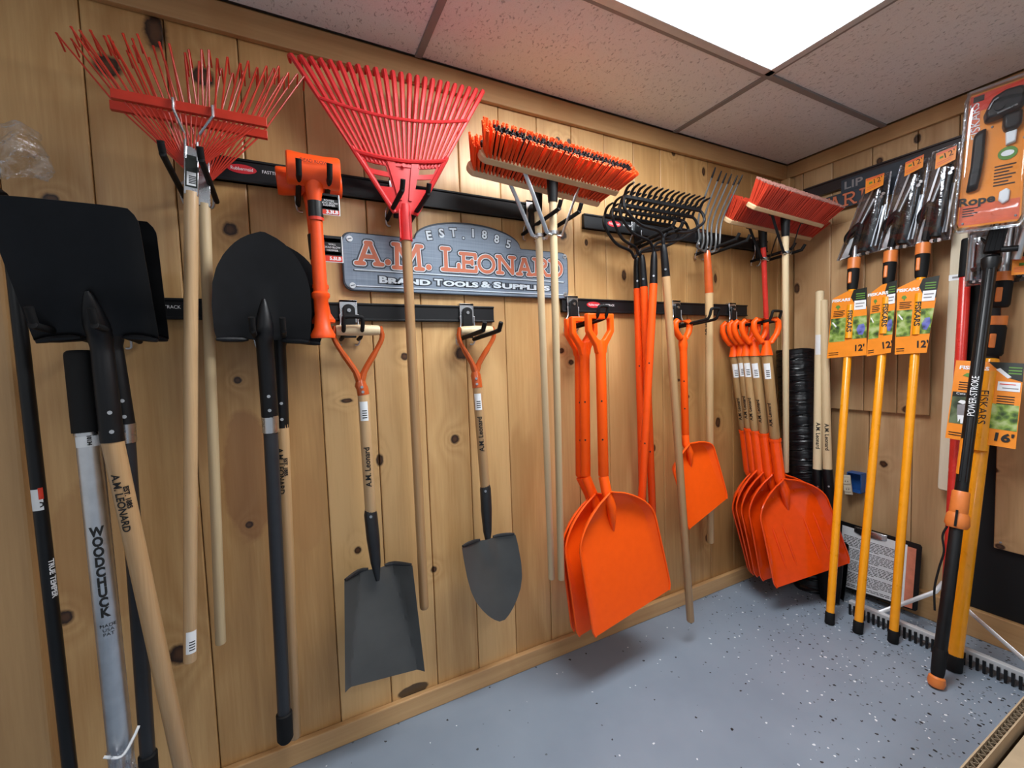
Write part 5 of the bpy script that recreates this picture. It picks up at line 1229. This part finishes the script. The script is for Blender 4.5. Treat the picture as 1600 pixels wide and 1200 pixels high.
MB().tube(curve3([at_(.37) - sd * .024, at_(.345) - sd * .033, at_(.31) - sd * .024, at_(.27) - sd * .031, at_(.22) - sd * .036, at_(.17) - sd * .028], 5), .0035, 8).build('cord', RUBBER, root)
bar_text(root, 'POWER-STROKE', at_(.45), at_(1), r, .42, .022, WHITE_T, False, sx=.92, ang=.0, off=.0052, offs=0.0)
wrap_label(root, at_(.4), at_(1), r + .0005, .16, .30, CARD_O, .55, 'label', -.9, .001)
MB().tube([at_(.985), at_(1.0), at_(1.012), at_(1.018)], [r + .002, r + .009, r + .009, r], 16).build('pole_collar', BLACKP, root)
p2 = at_(1.01); u2 = (B(1564, 352, .21) - p2); l2 = u2.length; u2.normalize()
MB().box(p2 + u2 * .075 - sd * .003, sd * .024, n * .016, u2 * .05).build('pulley_block', BLACKP, root, bevel=.004)
for k in (-1, 0, 1): MB().box(p2 + u2 * .075 + n * .017 + sd * (k * .014 - .003), sd * .003, n * .004, u2 * .05).build('block_rib', BLACKST, root)
MB().tube([p2 + u2 * .03 + sd * .018 + n * .01, p2 + u2 * .03 + sd * .060 + n * .01], .011, 10).build('pulley_arm', BLACKP, root)
MB().tube([p2 + u2 * .06 - sd * .022, p2 + u2 * .085 - sd * .044], [.007, .003], 8).build('cleat', BLACKST, root)
MB().box(p2 + u2 * .215, sd * .023, n * .018, u2 * .11).build('blade_tube', ALU, root, bevel=.003)
MB().tube([p2 + u2 * .0 + sd * .062 - n * .02, p2 + u2 * .33 + sd * .062 - n * .02], .014, 14).build('pull_tube', ALU, root)
# small clear packs behind
def small_pack(label, quad, x, tagq):
    TL, TR, BR, BL = cardpl(quad, x); geo = card_geo(TL, TR, BR, BL); p, n = geo
    root = thing('parts_pack', label, 'pack', lerp(BL, BR, .5))
    patch(root, geo, 0, 1, 0, 1, DARKFILM, -.004, .001, 'backing')
    sh = MB(); sh.sheet(lambda u, v: p((u + 1) / 2, v) + n * (.035 * (1 - abs(u) ** 6) * (1 - abs(2 * v - 1) ** 8)), 10, 12, n, .001); sh.build('shell', CLEAR, root)
    MB().tube([p(0, 0), p(1, 0), p(1, 1), p(0, 1)], .003, 6, closed=True).build('shell_edge', CLEARE, root)
    q = lambda u, v, d=.012: p(u, v) + n * d
    for a in (.12, .30): MB().tube([q(a, .08), q(a - .04, .9)], .006, 8).build('rod', ALU, root)
    molded(root, geo, [(.45, .12), (.9, .10), (.88, .62), (.42, .66)], .02, GREYST, 'blade_cover', .003)
    MB().tube([q(.3, .72, .02), q(.9, .68, .02)], [.008, .012], 8).build('jaw', BLACKP, root)
    for k in range(4): MB().tube([q(.3 + .15 * k, .93, .012), q(.3 + .15 * k, .93, .022)], .006, 8).build('bolt', SILVER if k % 2 else BLACKST, root)
    if tagq:
        tq = card_geo(*cardpl(tagq, x + .045)); patch(root, tq, 0, 1, 0, 1, CARD_O, 0, .001, 'tag'); patch(root, tq, .03, .97, .04, .2, CARD_RO, .0014)
        patch(root, tq, .3, .6, .35, .5, GREEN_T, .0014)
        for k in range(3): patch(root, tq, .1, .9, .6 + .1 * k, .64 + .1 * k, CARD_RO, .0014)
    return root
small_pack('small clear pack behind the black pole saw above the red handle', [(1515, 362), (1552, 355), (1543, 444), (1509, 448)], .12, None)
small_pack('clear pack with orange tag at the right edge of the picture', [(1586, 345), (1640, 335), (1634, 432), (1580, 442)], .075, [(1582, 402), (1622, 399), (1620, 427), (1580, 430)])
# ---- corner: post hole digger, netting roll
a0 = B(1280, 458, .10); b0 = B(1275, 738, .16)
root = thing('post_hole_digger', 'post hole digger with two pale wooden handles standing in the corner', 'digger', B(1290, 940, .225))
for (t0, m0, sd_) in (((1281, 456), (1277, 736), 0), ((1287, 470), (1293, 736), 1)):
    p0, p1 = B(*t0, .165), B(*m0, .215)
    MB().tube([p0 + (p0 - p1).normalized() * .006, p0, p1], [.010, .019, .0195], 14).build('handle', PALE, root)
    bar_text(root, 'A.M. Leonard', p0, p1, .0195, .80, .024, BLACK_T, True)
    if not sd_: wrap_label(root, p0, p1, .0192, .24, .35, clear_mat('frosted_label', (.85, .87, .9), .75), .9, 'label')
    p2 = B(m0[0] + 4 + 5 * sd_, 850, .225)
    MB().tube([p1 + (p0 - p1).normalized() * .01, p1, lerp(p1, p2, .95), p2], [.021, .0225, .0215, .012], 14).build('socket', BLACKST, root)
    rivets(root, p1, p2, .022, (.2, .62))
pc = B(1300, 870, .228)
zb_ = .03
for s_ in (-1, 1):
    c0 = pc
    MB().sheet(lambda u, v, q=s_: V((-.228 + q * (.010 + .045 * math.cos(u * 1.2) * (1 - .25 * v)), pc.y + .065 * math.sin(u * 1.2) * (1 - .3 * v * v), .30 - .29 * v)), 10, 8, V((s_, 0, 0)), .004).build('jaw', BLACKST, root)
rt, rb2 = A(1243, 549, .112), V((-.165, -.25, 0))
root = thing('netting_roll', 'tall shiny black roll of ribbed netting standing in the corner', 'roll', rb2)
k = 330; pts = [lerp(rb2, rt, i / k) for i in range(k + 1)]; rr = [.092 + .0034 * (i % 2) + .0012 * math.sin(i * 1.7) + .0015 * math.sin(i * .13) for i in range(k + 1)]
pts = [p_ + V((.0006 * math.sin(i * .9), .0006 * math.cos(i * 1.3), 0)) for i, p_ in enumerate(pts)]
MB().tube(pts, rr, 26).build('netting', NETB, root)
MB().tube([rt + EZ * .0, rt + EZ * .002], [.085, .03], 20).build('core_end', NETB, root)
# ---- clipboard, outlet, cardboard box
TL, TR, BR, BL = B(1310, 812, .045), B(1441, 852, .045), B(1433, 956, .10), B(1305, 914, .10)
geo = card_geo(TL, TR, BR, BL); p, n = geo
root = thing('clipboard', 'black clipboard with a printed sheet leaning at the foot of the right wall', 'clipboard', lerp(BL, BR, .5))
patch(root, geo, 0, 1, 0, 1, BLACKP, -.003, .003, 'board', [(.02, 0), (.98, 0), (1, .03), (1, .97), (.98, 1), (.02, 1), (0, .97), (0, .03)])
patch(root, geo, .82, .945, .08, .98, PINK, .0004, .0006, 'folder'); patch(root, geo, .06, .85, .06, .97, CARD_W, .0014, .0008, 'sheet')
molded(root, geo, [(.22, .02), (.62, .01), (.62, .10), (.56, .12), (.28, .13), (.22, .11)], .010, SILVER, 'clip', .002)
for k in range(34):
    if k % 8 == 7: continue
    v = .19 + .0225 * k; rg = random.Random(k); u = .09
    while u < .80:
        w = rg.uniform(.02, .08); patch(root, geo, u, min(.81, u + w), v, v + .010, BLACK_T, .0024, .0003, 'text_line') if False else None
        u += w + .012
lines = MB()
for k in range(34):
    if k % 8 == 7: continue
    v = .19 + .0225 * k; rg = random.Random(k); u = .09
    while u < (.79 if k % 8 != 6 else .5):
        w = rg.uniform(.02, .07); i = len(lines.v)
        for (a_, b2) in ((u, v), (min(.81, u + w), v), (min(.81, u + w), v + .010), (u, v + .010)): lines.v.append(p(a_, b2) + n * .0024)
        lines.f.append([i, i + 1, i + 2, i + 3]); u += w + .010
lines.build('printed_lines', BLACK_T, root, smooth=False)
ctext(root, geo, 'HOW TO USE THIS BOARD', .46, .155, .011, BLACK_T, .0026) if False else None
c = B(1337, 752, .0); root = thing('electrical_outlet', 'ivory outlet hanging from a blue electrical box low on the right wall', 'outlet', c)
bx = MB(); y0, z0 = c.y - .014, c.z + .004
for (ya, yb2, za, zb2) in ((-.032, .032, .046, .05), (-.032, .032, -.05, -.046), (-.032, -.028, -.05, .05), (.028, .032, -.05, .05)): bx.abox(-.050, -.0005, y0 + ya, y0 + yb2, z0 + za, z0 + zb2)
bx.abox(-.006, -.0005, y0 - .03, y0 + .03, z0 - .048, z0 + .048); bx.build('box', BLUE, root, smooth=False, bevel=.001)
fc = V((-.062, y0 + .022, z0 - .014)); ex, ez, nn = V((.25, -.95, .1)).normalized(), V((.0, .12, .99)).normalized(), V((-.96, -.25, .0)).normalized()
MB().box(fc, ex * .017, ez * .05, nn * .006).build('receptacle', IVORY, root, bevel=.003)
for s_ in (-1, 1):
    f2 = fc + ez * .020 * s_ + nn * .008; MB().prism(rrect(.016, .014, .008), f2, ex, ez, nn, -.002, .003).build('socket_face', IVORY, root, smooth=False, bevel=.001)
    for q in (-.005, .005): MB().box(f2 + ex * q + nn * .0032, ex * .0012, ez * .004, nn * .0004).build('slot', BLACK_T, root, smooth=False)
# cardboard box at lower right, cut rim towards the camera
h = .36
e0, e1 = G(1488, 1212, h), G(1608, 1078, h); dv = (e1 - e0).normalized(); e0 = e0 - dv * .30; e1 = e1 + dv * .12
nn = V((dv.y, -dv.x, 0)).normalized()                     # to the right, away from the wall tools
nn = nn if nn.dot(V((1, -1, 0))) > 0 else -nn; tk = .020
root = thing('cardboard_box', 'open corrugated cardboard box at the lower right corner', 'box', lerp(e0, e1, .5) * 1.0)
root.location.z = 0; root['_o'] = (root.location.x, root.location.y, 0.0)
def wallseg(a, b_, inw, name):
    for o0, o1 in ((0, .003), (tk - .003, tk)):
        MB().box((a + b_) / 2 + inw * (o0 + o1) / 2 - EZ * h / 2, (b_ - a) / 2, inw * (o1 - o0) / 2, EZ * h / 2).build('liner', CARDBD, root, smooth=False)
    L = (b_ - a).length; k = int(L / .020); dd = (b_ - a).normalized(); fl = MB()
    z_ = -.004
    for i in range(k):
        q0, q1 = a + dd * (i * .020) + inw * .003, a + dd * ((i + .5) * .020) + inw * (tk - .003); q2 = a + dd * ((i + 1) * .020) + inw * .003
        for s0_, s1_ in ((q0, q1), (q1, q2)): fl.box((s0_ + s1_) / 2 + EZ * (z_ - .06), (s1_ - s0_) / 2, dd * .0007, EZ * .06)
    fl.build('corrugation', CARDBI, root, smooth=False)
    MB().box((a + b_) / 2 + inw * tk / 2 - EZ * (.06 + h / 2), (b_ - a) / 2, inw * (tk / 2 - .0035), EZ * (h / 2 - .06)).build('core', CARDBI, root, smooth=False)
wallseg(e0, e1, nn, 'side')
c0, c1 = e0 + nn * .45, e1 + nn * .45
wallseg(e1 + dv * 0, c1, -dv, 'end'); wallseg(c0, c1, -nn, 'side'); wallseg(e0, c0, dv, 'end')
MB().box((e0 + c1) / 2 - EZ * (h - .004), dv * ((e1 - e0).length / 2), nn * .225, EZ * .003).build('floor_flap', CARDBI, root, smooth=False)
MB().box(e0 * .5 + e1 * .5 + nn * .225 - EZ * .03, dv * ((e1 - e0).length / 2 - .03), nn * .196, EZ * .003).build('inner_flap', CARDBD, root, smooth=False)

for o in bpy.data.objects:
    if '_o' in o: del o['_o']
